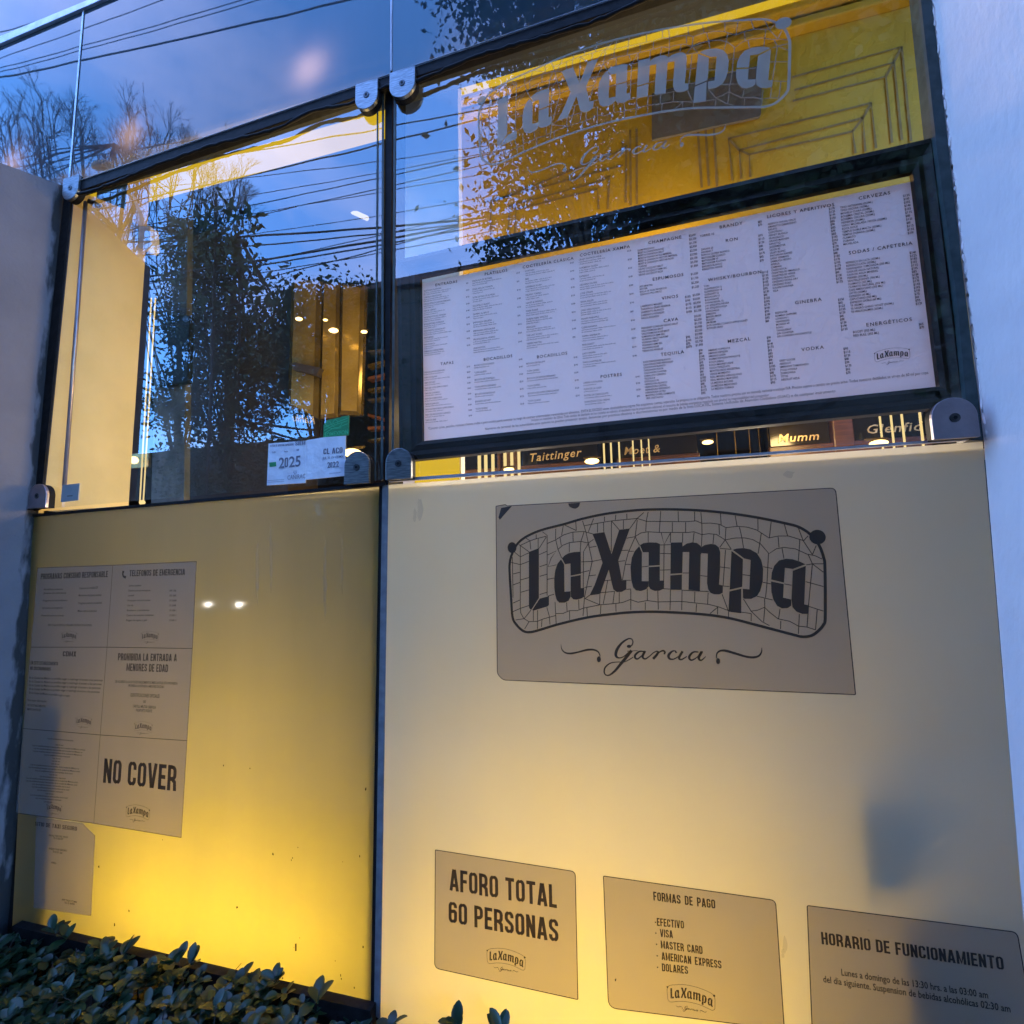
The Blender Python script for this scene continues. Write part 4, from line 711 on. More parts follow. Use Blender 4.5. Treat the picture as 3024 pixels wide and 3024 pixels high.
head(b_, (797, 330), 'LICORES Y APERITIVOS'); col(b_, (612, 405), (642, 786), ['ABSENTA CHUGA VERDE', 'AMARETTO DISARONNO', 'BAILEYS', 'COINTREAU', 'FERNET BRANCA', 'FRANGELICO', 'GRAND MARNIER', 'HPNOTIQ', 'JAGERMEISTER', 'LICOR 43', 'LILLET BLANC', 'PACHARAN BAINES', 'SAINT GERMAIN', 'SAMBUCA NEGRO', 'APEROL', 'CAMPARI', 'CASSIS ROCA', 'CHARTREUSE AMARILLO', 'CHARTREUSE VERDE', 'CINZANO BLANCO', 'CINZANO EXTRA DRY', 'CINZANO ROJO', 'KALANI NARANJA', 'XILA']); prices(b_, (960, 318), (1003, 735), 24)
head(b_, (843, 845), 'GINEBRA'); col(b_, (655, 912), (665, 1046), ['BEEFEATER', 'BOMBAY SAPPHIRE', 'LONDON 1', 'HENDRICKS', 'MONKEY 47', 'ROKU', 'TANQUERAY', 'GIN CONDESA', 'GIN CONDESA XOCONOSTLE']); prices(b_, (1012, 835), (1030, 1005), 10)
head(b_, (868, 1115), 'VODKA'); col(b_, (678, 1184), (688, 1292), ['GREY GOOSE', 'ABSOLUT', 'SMIRNOFF TAMARINDO', 'STOLI VODKA', 'ZUBROWKA', 'TITOS', 'ABSOLUT AZUL']); prices(b_, (1043, 1115), (1058, 1252), 8)
head(b_, (1220, 243), 'CERVEZAS'); col(b_, (1025, 310), (1043, 520), ['TINO ARTESANAL (355ML)', 'TINO OSCURA (355ML)', 'MODELO CLARA (355ML)', 'BOHEMIA CRISTAL (355ML)', 'BOHEMIA OSCURA (355ML)', 'HEINEKEN (355ML)', 'VASO / MICHELADA / ROCK (355ML)', 'ROCK ROCK', 'TEMPUS DOBLE MALTA (355ML)', 'TEMPUS DORADA (355ML)', 'CLAMATO', 'CUBANA', 'MICHELADA']); prices(b_, (1383, 243), (1410, 455), 12)
head(b_, (1253, 543), 'SODAS / CAFETERIA'); col(b_, (1057, 626), (1087, 905), ['REFRESCO EN LATA (355ML)', 'REFRESCO LATA (355ML)', 'NARANJADA / LIMONADA (355 ML)', 'CASA DE AGUA NATURAL', 'CASA DE AGUA MINERAL', 'PERRIER (330 ML)', 'SAN PELLEGRINO (750 ML)', 'CLAMATO (355 ML)', 'CLAMATO NATURAL (355 ML)', 'CAFE AMERICANO (355 ML)', 'LATTE (355ML)', 'ESPRESSO (60 ML)', 'CAPUCHINO (355 ML)', 'EXPRESSO DOBLE (60 ML)', 'TE (355ML)', 'TE NEGRO CHINO VIOLET (355ML)', 'TE VERDE JAZMIN (355ML)']); prices(b_, (1420, 568), (1455, 858), 17)
head(b_, (1303, 965), 'ENERGÉTICOS'); col(b_, (1098, 1020), (1100, 1040), ['BOOST (355 ML)', 'RED BULL (355 ML)']); prices(b_, (1473, 975), (1476, 993), 2)
for s, A, B, h in (('*Consumir carnes, pescados, mariscos o huevos crudos o poco cocidos puede aumentar su riesgo de contraer enfermedades transmitidas por alimentos.  EVITA EL EXCESO www. alcoholinforma.org.mx No aceptamos cuentas separadas. La propina no es obligatoria. Todos nuestros precios son en moneda nacional e incluye IVA. Precios sujetos a cambio sin previo aviso. Todos nuestros destilados se sirven de 60 ml por copa', (1264, 1269), (2742, 1104), 7),
                   ('incluyen un mezclador de 235ml. Todo cambio de destilado en los cocteles se cobrara, el destilado mas la preparación adicional, el consumo de bebidas energeticas mezclado con alcohol es responsabilidad del consumidor', (1569, 1244), (2271, 1170), 7),
                   ('Numeros de terminal de las autoridades ante quienes se pueden presentar quejas, denuncias por prácticas abusivas o discriminatorias es por medio de la línea LOCATEL, Sistema Unificado de Atención Ciudadana (SUAC) o de cualquier instrumento', (1432, 1270), (2468, 1158), 7)):
    text_px(mb, s, A, B, (A[0], A[1]-h), TO, 'r')
tag(mb.build('menu_print', 'ink', mn, fix=False), kind='stuff')
mb = MB(); logo_px(mb, (2634, 1046), 106, TO, thin=False, outw=.005, bold=1.3); mb.build('small_logo', 'ink', mn, fix=False)

# ================================================================== INTERIOR
ZC = 3.345
def st(mb, name, m): return tag(mb.build(name, m), kind='structure')
st(MB().box((-6.5, 4.6, 0), (2.6, 4.7, 5)), 'back_wall', 'dark'); st(MB().box((2.5, .3, 0), (2.6, 4.6, 5)), 'side_wall', 'dark'); st(MB().box((-6.6, .3, 0), (-6.5, 4.6, 5)), 'side_wall', 'dark')
st(MB().box((-6.5, .5, .9), (2.5, 4.6, .95)), 'shop_floor', 'dark')
cz = P(2000, 69, .9).z
st(MB().box((-6.5, .108, cz+.004), (2.5, 4.6, cz+.05)), 'ceiling', 'ceiling')
# yellow header wall with mouldings and its cove light
HO = .9
hz = [P(2000, y, HO).z for y in (69, 151, 178, 200)]
hx0, hx1 = P(1355, 600, HO).x, 1.6
hw = thing('header_wall', (hx0, HO, hz[3]), 'ochre yellow wall above the bar with taupe moulding outlines, behind the right pane', 'wall')
zb = P(2000, 1180, HO).z
MB().box((hx0, HO, zb), (hx1, HO+.08, hz[3])).build('wall_face', 'ochre', hw)
MB().box((hx0, HO-.05, hz[3]+.001), (hx1, HO+.03, hz[2])).build('lower_moulding', 'ochre', hw, bevel=.008)
MB().box((hx0, HO-.085, hz[2]+.012), (hx1, HO+.03, hz[1])).build('upper_moulding', 'ochre', hw, bevel=.012)
LN = [[(2339,230),(2662,140),(2689,419)],[(2345,268),(2639,186),(2662,415)],[(2340,300),(2615,228),(2633,424)],[(2615,228),(2639,186),(2662,140)],
      [(2162,535),(2151,411),(2572,306),(2586,440)],[(2188,530),(2183,445),(2548,350),(2554,450)],[(2215,525),(2212,458),(2517,390),(2525,455)],[(2151,411),(2183,445),(2212,458)],[(2572,306),(2548,350),(2517,390)],
      [(2056,323),(2072,556)],[(2080,329),(2093,551)],[(2106,345),(2117,552)],[(1861,385),(1863,608)],[(1880,382),(1881,605)],[(1839,420),(1839,440)],
      [(1448,760),(1450,600),(1838,445),(1850,430),(1848,600)],[(1500,700),(1505,610),(1780,535),(1800,520),(1795,620)],[(1520,690),(1525,620),(1765,560),(1768,620)],[(1505,610),(1525,620)],[(1430,600),(1840,490)]]
mb = MB()
for l in LN:
    vs, fs = ribbon([(P(*q, HO).x, P(*q, HO).z, .011) for q in l]); mb.slab([(0,0,0)]*3, (0,0,0)) if False else mb.add([(x, HO-.004, z) for x, z in vs], fs)
mb.build('moulding_outline', 'ochre_line', hw, fix=False)
MB().slab([P(*q, HO-.02) for q in rnd([(1925, 275), (2252, 190), (2247, 343), (1925, 413)], [4, 4, 10, 6])], (0, .012, 0)).build('grey_plate', 'grey_card', hw)
cl = MB().box((-4.2, HO-.11, hz[1]+.002), (hx1, HO+.05, hz[0])); tag(cl.build('cove_light', 'cove'), 'long bright yellow cove light strip running under the dark ceiling', 'light strip')
# pale column just right of the mullion, cream splayed wall at the far left
c1 = MB().box((P(1150, 600, .3).x, .3, .98), (P(1355, 600, .3).x, .34, cz)); tag(c1.build('pale_column', 'pale_paint'), 'pale cream column inside, just right of the mullion beside the menu', 'column')
t = thing('cream_wall', (XL, 0, 0), 'cream yellow wall inside the far left of the window beside the vertical rod', 'wall')
def on_splay(x, y):                                        # photo position -> point on the splayed wall plane
    r = ray(x, y); nrm = Vector((D.y, -D.x, 0)); o_ = Vector((XL, 0, 0)); tt = (o_-CAM).dot(nrm)/r.dot(nrm); return CAM+r*tt
MB().slab([V3(XL+.003, .012, 1.9), V3(XL+.003, .367, 1.9), V3(XL+.003, .367, cz), V3(XL+.003, .275, cz), V3(XL+.003, .256, 3.409), V3(XL+.003, .012, 3.333)], (-.2, 0, 0)).build('wall_face', 'cream', t)
class e1: y = .38
# vertical rod with its bracket and plate
t = thing('steel_rod', tuple(P(190, 1430, .03)), 'thin brown grey vertical rod with a top bracket inside the left window', 'rod')
MB().tube([P(253, 596, .03), P(190, 1435, .03)], .0075, 10).build('rod', 'steel_pink', t, smooth=True)
MB().slab([P(*q, .02) for q in [(258, 586), (276, 590), (280, 598), (270, 602), (256, 598)]], (0, .03, 0)).build('bracket', 'steel', t, bevel=.002)
t = thing('steel_plate', tuple(P(207, 1455, .0)), 'small square grey metal plate on the glass at the foot of the rod', 'plate')
MB().slab([P(*q, -.004) for q in [(184, 1433), (235, 1427), (230, 1477), (179, 1483)]], (0, .003, 0)).build('plate', 'blue_plate', t); MB().slab([P(*q, -.0046) for q in [(198, 1464), (214, 1463), (214, 1465), (198, 1466)]], (0, .0005, 0)).build('slot', 'rubber', t)
# white motion sensor
so2 = e1.y-.07
t = thing('motion_sensor', tuple(P(427, 700, so2)), 'white plastic alarm sensor high on the cream column', 'sensor')
MB().slab([P(*q, so2) for q in rnd([(409, 668), (441, 664), (445, 728), (432, 739), (409, 731)], [5, 7, 6, 5, 5])], (0, .05, 0)).build('casing', 'whiteplastic', t, bevel=.004)
MB().slab([P(*q, so2-.002) for q in [(431, 704), (434, 700), (437, 709), (430, 710)]], (0, .001, 0)).build('mark', 'rubber', t)
# concrete column, speaker, dark bulkhead
t = tag(MB().slab([P(*q, 1.0) for q in [(470, 560), (556, 560), (543, 1500), (446, 1500)]], (0, .04, 0)).build('concrete_column', 'concrete'), 'mottled bare concrete column inside the left window', 'column')
dk = MB().slab([P(*q, 1.25) for q in [(556, 700), (866, 600), (850, 1480), (540, 1500)]], (0, .3, 0)); tag(dk.build('dark_partition', 'dark'), 'plain dark brown partition between the concrete column and the amber mirrors', 'partition')
t = thing('wall_speaker', tuple(P(525, 1040, .85)), 'black box loudspeaker fixed to the concrete column', 'speaker')
MB().slab([P(*q, .96) for q in [(480, 928), (562, 930), (556, 1130), (466, 1142)]], (0, .035, 0)).build('cabinet', 'blackplastic', t, bevel=.01)
e = [P(548+9*math.cos(a), 942+9*math.sin(a), .955) for a in [q*math.pi/8 for q in range(16)]]; MB().slab(e, (0, .004, 0)).build('tweeter', 'screw', t)
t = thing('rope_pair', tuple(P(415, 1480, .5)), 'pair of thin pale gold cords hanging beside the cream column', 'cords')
for a, c in (((447, 880), (413, 1484)), ((459, 880), (423, 1484))): MB().tube([P(*a, .5), P(*c, .5)], .0035, 6).build('cord', 'lit', t)  # cords are no lamps, their brightness is added emission
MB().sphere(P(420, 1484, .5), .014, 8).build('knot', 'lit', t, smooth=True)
t = thing('wall_lamp', tuple(P(400, 1360, 1.0)), 'small glowing lamp on a bracket seen between the cream column and the cords', 'lamp')
MB().sphere(P(396, 1359, 1.0), .024, 14).build('bulb', 'bulb', t, smooth=True)
MB().slab([P(*q, 1.06) for q in [(386, 1340), (440, 1334), (438, 1380), (386, 1384)]], (0, .02, 0)).build('back_plate', 'brass', t, bevel=.004)
# amber mirrors
def mirror(px, lab, off=1.15):
    c = P(*px[3], off); t = thing('amber_mirror', tuple(c), lab, 'mirror', 'amber mirrors in the bar'); Q = [P(*q, off) for q in px]; ctr = sum(Q, Vector())/4
    MB().slab(Q, (0, .03, 0)).build('mirror_back', 'brass_dark', t)
    I = [q.lerp(ctr, .0)+Vector(((ctr.x-q.x)*.28, -.014, (ctr.z-q.z)*.05)) for q in Q]
    mb = MB(); mb.add(I, [(0, 1, 2, 3)]); mb.build('mirror_face', 'brass', t, fix=False)
    mb = MB()
    for i in range(4): mb.add([Q[i]+Vector((0, -.001, 0)), Q[(i+1) % 4]+Vector((0, -.001, 0)), I[(i+1) % 4], I[i]], [(0, 1, 2, 3)])
    mb.build('bevel', 'brass_dark', t)
mirror([(863, 822), (952, 832), (940, 1240), (850, 1205)], 'leftmost tall amber glass, above the white back-to-front script')
mirror([(955, 832), (1004, 836), (998, 1232), (944, 1238)], 'narrow amber mirror between the two wider ones, above the green sticker')
mirror([(1008, 838), (1078, 842), (1066, 1225), (1002, 1225)], 'rightmost tall amber glass, beside the edge of the pane')
tag(MB().slab([P(*q, 1.1) for q in [(858, 1075), (870, 1070), (946, 1086), (935, 1108), (866, 1091)]], (0, .1, 0)).build('mirror_shelf', 'dark'), 'dark wedge shelf crossing the leftmost amber mirror', 'shelf')
t = thing('script_sign', tuple(P(900, 1240, 1.1)), 'dark bar panel with white back-to-front script under the leftmost amber mirror', 'sign')
MB().slab([P(*q, 1.12) for q in [(850, 1210), (944, 1240), (944, 1330), (846, 1330)]], (0, .03, 0)).build('panel', 'black_glass', t)
mb = MB(); text_px(mb, 'Kahlu', (864, 1243), (932, 1252), (864, 1222), 1.115, 'm', shear=.25, mirror=True); mb.build('lettering', 'gold', t, fix=False)
def downlight(x, y, off, r, lab, sx=1.0):
    c = P(x, y, off); t = thing('ceiling_lamp', tuple(c), lab, 'lamp', 'round lamps glowing inside the bar')
    MB().sphere(c, r, 14, sc=(1.2*sx, 1, .45)).build('bulb', 'bulb', t, smooth=True)
    MB().slab([c+Vector((r*1.5*sx*math.cos(a), r*.4, r*.6+.5*r*math.sin(a)*.2)) for a in [q*math.pi/6 for q in range(12)]], (0, .01, .01)).build('shade', 'brass_dark', t)
downlight(883, 942, 1.02, .018, 'small round lamp at the top of the leftmost amber mirror'); downlight(961, 945, 1.02, .012, 'small round lamp at the top of the narrow amber mirror')
downlight(985, 976, 1.02, .024, 'oval lamp between the amber mirrors, the widest of those above'); downlight(1075, 980, 1.02, .016, 'round lamp beside the glass edge at the right of the amber mirrors')
downlight(1041, 1338, .9, .05, 'large glaring lamp beside the permits and the steel clamp', .8)
t = thing('slat_shelf', tuple(P(1100, 1330, 1.3)), 'leaning stack of reddish wooden slats beside the rightmost amber glass', 'shelf')
random.seed(9)
for k in range(8):
    y = 1035+k*37+random.uniform(-6, 6); a = random.uniform(-14, 16); th = random.choice((5, 7, 9))
    MB().slab([P(1086, y, 1.3+.02*(k % 2)), P(1135, y+a, 1.3), P(1135, y+a+th, 1.3), P(1086, y+th, 1.3)], (0, .05, 0)).build('slat', random.choice(('wood', 'dark', 'dark', 'brass_dark')), t)
# ceiling tube seen as an angled pale line
t = thing('ceiling_tube', tuple(P(870, 550, 1.6)), 'angled pale tube light on the ceiling behind the left pane', 'light')
for a, c in (((752, 572), (868, 549)), ((872, 549), (1085, 645))): MB().tube([P(*a, 1.6), P(*c, 1.6)], .018, 6).build('tube', 'pale_lamp', t)
# bar furniture behind the gap under the menu
ob = 1.7
bk = thing('back_bar', tuple(P(2000, 1400, ob)), 'long mahogany back bar with dark lacquer panels seen under the menu frame', 'back bar')
for x0, x1, m in ((1357, 1470, 'black_glass'), (1480, 1535, 'wood'), (1540, 1765, 'black_glass'), (1825, 2060, 'black_glass'), (2275, 2455, 'black_glass'), (2520, 2745, 'black_glass')):
    a, c = P(x0, 1330, ob), P(x1, 1330, ob); z1 = P(2000, 1150, ob).z; z2 = P(x0, 1390-(x0-1357)*.075, ob).z
    MB().box((a.x, ob, z2), (c.x, ob+.04, z1)).build('panel', m, bk, bevel=.004)
    MB().box((a.x-.01, ob-.02, z2-.08), (c.x+.01, ob+.04, z2-.002)).build('moulding', 'wood', bk, bevel=.006)
for x0, x1 in ((2457, 2518), (1470, 1480)):
    a, c = P(x0, 1300, ob), P(x1, 1300, ob); MB().box((a.x, ob-.03, a.z-.3), (c.x, ob+.05, P(2000, 1150, ob).z)).build('post', 'wood', bk, bevel=.006)
for s, a, c, h, lab in (('Taittinger', (1561, 1364), (1714, 1347), 23, 'gold italic name on the first wide panel left of centre under the menu'), ('Moët &', (1842, 1343), (1948, 1335), 22, 'gold italic name crossed by pale bars at the centre under the menu'),
                     ('Mumm', (2296, 1307), (2419, 1298), 23, 'gold italic name on the panel right of centre under the menu'), ('Glenfid', (2556, 1281), (2722, 1271), 25, 'gold italic name beside the large purplish clamp'), ('n', (1358, 1376), (1373, 1374), 16, 'gold italic letter at the left end of the gap under the menu')):
    s = s.replace('ë', 'e'); mb = MB(); text_px(mb, s, a, c, (a[0], a[1]-h), ob-.006, 'm', sp=.06, shear=.22)
    o = mb.build('bar_name', 'gold', bk, fix=False); o['label'] = lab
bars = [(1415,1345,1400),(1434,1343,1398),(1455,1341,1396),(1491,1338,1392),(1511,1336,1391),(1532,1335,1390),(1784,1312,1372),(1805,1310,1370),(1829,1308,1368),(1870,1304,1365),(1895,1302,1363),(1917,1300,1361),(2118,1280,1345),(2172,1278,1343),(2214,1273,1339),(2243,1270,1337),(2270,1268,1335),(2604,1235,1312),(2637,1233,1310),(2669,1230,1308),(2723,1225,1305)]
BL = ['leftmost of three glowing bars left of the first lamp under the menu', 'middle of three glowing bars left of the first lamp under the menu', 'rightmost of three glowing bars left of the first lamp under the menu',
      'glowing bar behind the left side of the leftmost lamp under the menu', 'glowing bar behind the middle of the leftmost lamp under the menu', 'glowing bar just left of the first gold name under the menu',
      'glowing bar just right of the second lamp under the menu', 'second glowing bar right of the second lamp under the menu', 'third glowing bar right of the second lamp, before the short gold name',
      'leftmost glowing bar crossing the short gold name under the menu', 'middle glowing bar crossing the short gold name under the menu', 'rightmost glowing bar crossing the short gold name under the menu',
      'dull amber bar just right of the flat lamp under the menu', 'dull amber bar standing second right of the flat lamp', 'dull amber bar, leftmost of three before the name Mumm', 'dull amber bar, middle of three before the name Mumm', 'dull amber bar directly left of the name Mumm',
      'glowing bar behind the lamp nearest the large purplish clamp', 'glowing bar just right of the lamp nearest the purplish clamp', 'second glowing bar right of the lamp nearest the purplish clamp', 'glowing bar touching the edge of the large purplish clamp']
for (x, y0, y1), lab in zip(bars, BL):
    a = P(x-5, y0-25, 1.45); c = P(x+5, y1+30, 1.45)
    tag(MB().box((a.x, 1.45, c.z), (c.x, 1.46, a.z)).build('light_bar', 'brass' if lab.startswith('dull') else 'lit'), lab, 'light bar', 'upright bars in front of the back bar')  # brightness of the pale bars is added emission, they are no lamps
for x, y, r, l in ((1503, 1387, .026, 'glowing lamp in the gap under the menu, leftmost'), (1748, 1362, .034, 'glowing lamp in the gap just right of the first gold name'), (2090, 1306, .024, 'flat glowing lamp at the centre of the gap under the menu'), (2595, 1309, .034, 'glowing lamp in the gap nearest the large purplish clamp')):
    downlight(x, y, 1.35, r, l)
tag(MB().box((P(1225, 1380, .28).x, .28, 1.7), (P(1354, 1380, .28).x, .292, P(1300, 1325, .28).z)).build('glowing_plaque', 'cove'), 'small glowing yellow panel at the left end of the gap under the menu', 'panel')  # emissive sheet added to imitate the lit foot of the column
# added warm fill lights with no visible lamp: brighten walls, column and menu
def lamp(loc, w_, r, col_=(1, .66, .28)):
    l = bpy.data.lights.new('bar_lamp_light', 'POINT'); l.energy = w_*K; l.shadow_soft_size = r; l.color = col_; o = bpy.data.objects.new('bar_lamp_light', l); C.objects.link(o); o.location = loc
lamp((.15, .62, 3.0), 12, .15); lamp((-.45, .6, 2.05), 10, .12, (1, .8, .6)); lamp((.42, .6, 2.05), 10, .12, (1, .8, .6)); lamp((-.70, .19, 2.2), 1.1, .05); lamp((-1.2, .7, 3.0), 20, .12); lamp((-1.35, .6, 2.1), 34, .15, (1, .66, .24)); lamp((.9, 1.2, 2.4), 12, .08)

# ================================================================== PAPERS AND STICKERS ON THE LEFT PANE
t = thing('permit_sheet', tuple(P(850, 1430)), 'white permit sheet reading 2025 taped low on the left pane', 'paper')
MB().slab([P(*q, -.004) for q in [(793, 1310), (904, 1301), (902, 1426), (788, 1433)]], (0, .001, 0)).build('sheet', 'white_sheet', t)
mb = MB(); text_px(mb, '2025', (822, 1383), (889, 1376), (823, 1353), -.0055, 'b'); text_px(mb, 'CANIRAC', (848, 1417), (902, 1412), (848, 1404), -.0055, 'r'); text_px(mb, 'SISTEMA DE APERTURA EMPRESARIAL', (797, 1320), (868, 1315), (797, 1314), -.0055, 'b'); text_px(mb, 'SIEM', (872, 1316), (903, 1313), (872, 1304), -.0055, 'b')
text_px(mb, 'Folio:', (803, 1338), (815, 1337), (803, 1333), -.0055, 'm'); text_px(mb, 'Fecha', (839, 1336), (850, 1335), (839, 1331), -.0055, 'm'); text_px(mb, 'MX', (876, 1332), (884, 1331), (876, 1326), -.0055, 'b')
vs, fs = ribbon([(P(*q).x, P(*q).z, .002) for q in [(872, 1390), (871, 1396), (874, 1402), (878, 1398), (877, 1390)]]); mb.add([(x, -.0055, z) for x, z in vs], fs)
for y in (1420, 1425): vs, fs = ribbon([(P(*q).x, P(*q).z, .0012) for q in [(793, y), (842, y-3)]]); mb.add([(x, -.0055, z) for x, z in vs], fs)
mb.build('lettering', 'grey_ink', t, fix=False); MB().add([P(*q, -.0055) for q in [(795, 1366), (815, 1364), (816, 1377), (796, 1379)]], [(0, 1, 2, 3)]).build('green_stamp', 'green', t, fix=False)
t = thing('permit_sheet', tuple(P(960, 1410)), 'crumpled white permit sheet reading 2022 beside the steel clamp', 'paper')
MB().slab([P(*q, -.003) for q in [(905, 1300), (960, 1291), (1021, 1287), (1019, 1405), (902, 1417)]], (0, .001, 0)).build('sheet', 'white_sheet', t)
mb = MB(); text_px(mb, 'CL ACO', (955, 1342), (1013, 1337), (955, 1325), -.0045, 'b'); text_px(mb, '2022', (966, 1382), (1001, 1378), (966, 1366), -.0045, 'b'); text_px(mb, 'JUL 30 XV CDMX', (953, 1357), (1014, 1351), (953, 1350), -.0045, 'm'); text_px(mb, 'vencimiento', (972, 1400), (1008, 1396), (972, 1396), -.0045, 'r'); mb.build('lettering', 'grey_ink', t, fix=False)
t = thing('green_sticker', tuple(P(990, 1290)), 'green square sticker with a winged emblem above the permit sheets', 'sticker')
MB().slab([P(*q, -.0022) for q in [(955, 1256), (968, 1240), (1031, 1226), (1030, 1285), (955, 1295)]], (0, .001, 0)).build('sticker_sheet', 'green', t)
mb = MB(); text_px(mb, 'SOMEXFON', (958, 1291), (1029, 1281), (957, 1279), -.003, 'm')
for l in ([(960, 1272), (985, 1258), (1028, 1243)], [(960, 1262), (985, 1252), (1028, 1236)], [(975, 1245), (988, 1262), (1003, 1262), (1012, 1250)], [(984, 1248), (992, 1240), (1000, 1248), (992, 1256), (984, 1248)], [(962, 1253), (980, 1266), (1010, 1264)], [(962, 1279), (984, 1266)], [(1003, 1262), (1028, 1252)]):
    vs, fs = ribbon(crom([(P(*q).x, P(*q).z, .0022) for q in l], 4)); mb.add([(x, -.0032, z) for x, z in vs], fs)
mb.build('print', 'green_light', t, fix=False)
# plastic sleeve edge behind the first permit
MB().slab([P(*q, -.0015) for q in [(785, 1312), (790, 1305), (912, 1290), (912, 1303), (1022, 1284), (1020, 1410), (905, 1424), (786, 1438)]], (0, .001, 0)).build('plastic_sleeve', 'white_sheet', t.parent) if False else None

# ================================================================== HEDGE
random.seed(11)
hd = thing('hedge', (-1.4, -.4, 0), 'low clipped hedge of dark glossy leaves along the foot of the shopfront', 'hedge')
HT = lambda x, y: ZB+(.045*noise.noise(Vector((x*3, y*3, 0)))+.02*noise.noise(Vector((x*9, y*9, 4))))+(-.02 if x < -1.9 else 0)-max(0, x+1.05)*.10+.018
b = MB()                                                   # dark twiggy core, lumpy
nx, ny = 60, 14; core = []
for i in range(nx+1):
    for j in range(ny+1):
        x = -3.6+4.6*i/nx; y = -.02-.95*j/ny; core.append((x, y, HT(x, y)-.055-(.25 if j in (0, ny) else 0)))
b.add(core, [(i*(ny+1)+j, (i+1)*(ny+1)+j, (i+1)*(ny+1)+j+1, i*(ny+1)+j+1) for i in range(nx) for j in range(ny)])
b.build('hedge_core', 'soil', hd)
def leafmesh(name, L_, Wd, bend, fold, m):
    rows = [(0, .04), (.15, .42), (.38, .86), (.6, 1.0), (.8, .82), (.94, .4), (1, .0)]; vs = []; fs = []
    for t_, w_ in rows:
        y = t_*L_; z = -bend*L_*t_*t_
        vs += [(-w_*Wd/2, y, z+fold*w_*Wd/2), (0, y, z), (w_*Wd/2, y, z+fold*w_*Wd/2)]
    for i in range(len(rows)-1):
        for k in (0, 1): fs.append((3*i+k, 3*i+k+1, 3*i+3+k+1, 3*i+3+k))
    me = bpy.data.meshes.new(name); me.from_pydata(vs, [], fs); me.materials.append(M[m]); me.polygons.foreach_set('use_smooth', [True]*len(fs)); me.update(); return me
LM = [leafmesh('leaf', .062, .036, .25, .25, 'leaf'), leafmesh('leaf', .052, .034, .4, .15, 'leaf_b'), leafmesh('leaf', .07, .034, .15, .35, 'leaf'), leafmesh('leaf', .046, .032, .3, .3, 'leaf_c'), leafmesh('leaf', .058, .038, .1, .2, 'leaf_b')]
def leaf_pose(x, y, z, yaw, pitch, roll, s): return Matrix.Translation((x, y, z)) @ Matrix.Rotation(yaw, 4, 'Z') @ Matrix.Rotation(pitch, 4, 'X') @ Matrix.Rotation(roll, 4, 'Y') @ Matrix.Scale(s, 4)
poses = []
for k in range(5200):                                      # sprigs: whorls of leaves round a shoot
    x = random.uniform(-3.4, .75); y = random.uniform(-.94, -.035)
    if x > -1.0 and random.random() < .55: continue
    if x < -2.33 and y > -.42: continue
    z = HT(x, y)+random.choice((-.05, -.03, -.015, 0, .0, .012)); n_ = random.randint(4, 7); a0_ = random.uniform(0, 6.28); up = random.uniform(-.1, .9)
    if random.random() < .03: z += random.uniform(.01, .035)
    for q in range(n_): poses.append((x, y, z+q*.003, a0_+q*2.4+random.uniform(-.3, .3), up+random.uniform(-.3, .35), random.uniform(-.5, .5), random.uniform(.42, .80), random.choice((0, 0, 1, 1, 2, 4, 4, 3) if random.random() < .85 else (3, 3))))
for (px, py) in ((160, 2728), (196, 2745), (300, 2775), (362, 2790), (495, 2818), (520, 2812), (565, 2818), (935, 2930), (1150, 3005), (1340, 3000), (1365, 3008), (1480, 3018), (735, 2900), (700, 2880)):
    v = P(px, py, -.06)
    for q in range(4): poses.append((v.x+random.uniform(-.01, .01), -.06, v.z-.03, random.uniform(0, 6.28), random.uniform(.2, 1.25), random.uniform(-.4, .4), random.uniform(.7, 1.0), random.choice((0, 1, 2))))
def vis(p_):
    v = Vector(p_[:3])-CAM; d_ = v.dot(cf)
    if d_ <= 0: return 9e9
    x, y = 1512+F*v.dot(cr)/d_, 1512+F*v.dot(cd)/d_
    return v.length if (-20 < x < 3044 and -20 < y < 3040 and p_[2] > HT(p_[0], p_[1])-.02) else 9e9
st_ = MB()
for k in range(500):
    x = random.uniform(-3.2, .6); y = random.uniform(-.8, -.04)
    if x < -2.33 and y > -.42: continue
    z = HT(x, y)-.07; st_.tube([(x, y, z), (x+random.gauss(0, .02), y+random.gauss(0, .02), z+.05), (x+random.gauss(0, .03), y+random.gauss(0, .03), z+random.uniform(.07, .12))], [.0022, .0018, .001], 4, cap=False)
tag(st_.build('twigs', 'bark', hd, fix=False), kind='stuff')
poses.sort(key=vis)
for p_ in poses[:300]:
    o = bpy.data.objects.new('leaf', LM[p_[7]]); C.objects.link(o); o.parent = hd; o.matrix_parent_inverse = Matrix.Translation(-hd.location)
    o.matrix_basis = leaf_pose(*p_[:7])
b = MB(); mi_ = {0: 0, 1: 1, 2: 0, 3: 2, 4: 1}
for p_ in poses[300:]:
    me = LM[p_[7]]; mt = leaf_pose(*p_[:7]); b.add([mt @ v.co for v in me.vertices], [tuple(q.vertices) for q in me.polygons], mi_[p_[7]])
tag(b.build('hedge_foliage', ['leaf', 'leaf_b', 'leaf_c'], hd, smooth=True, fix=False), kind='stuff')

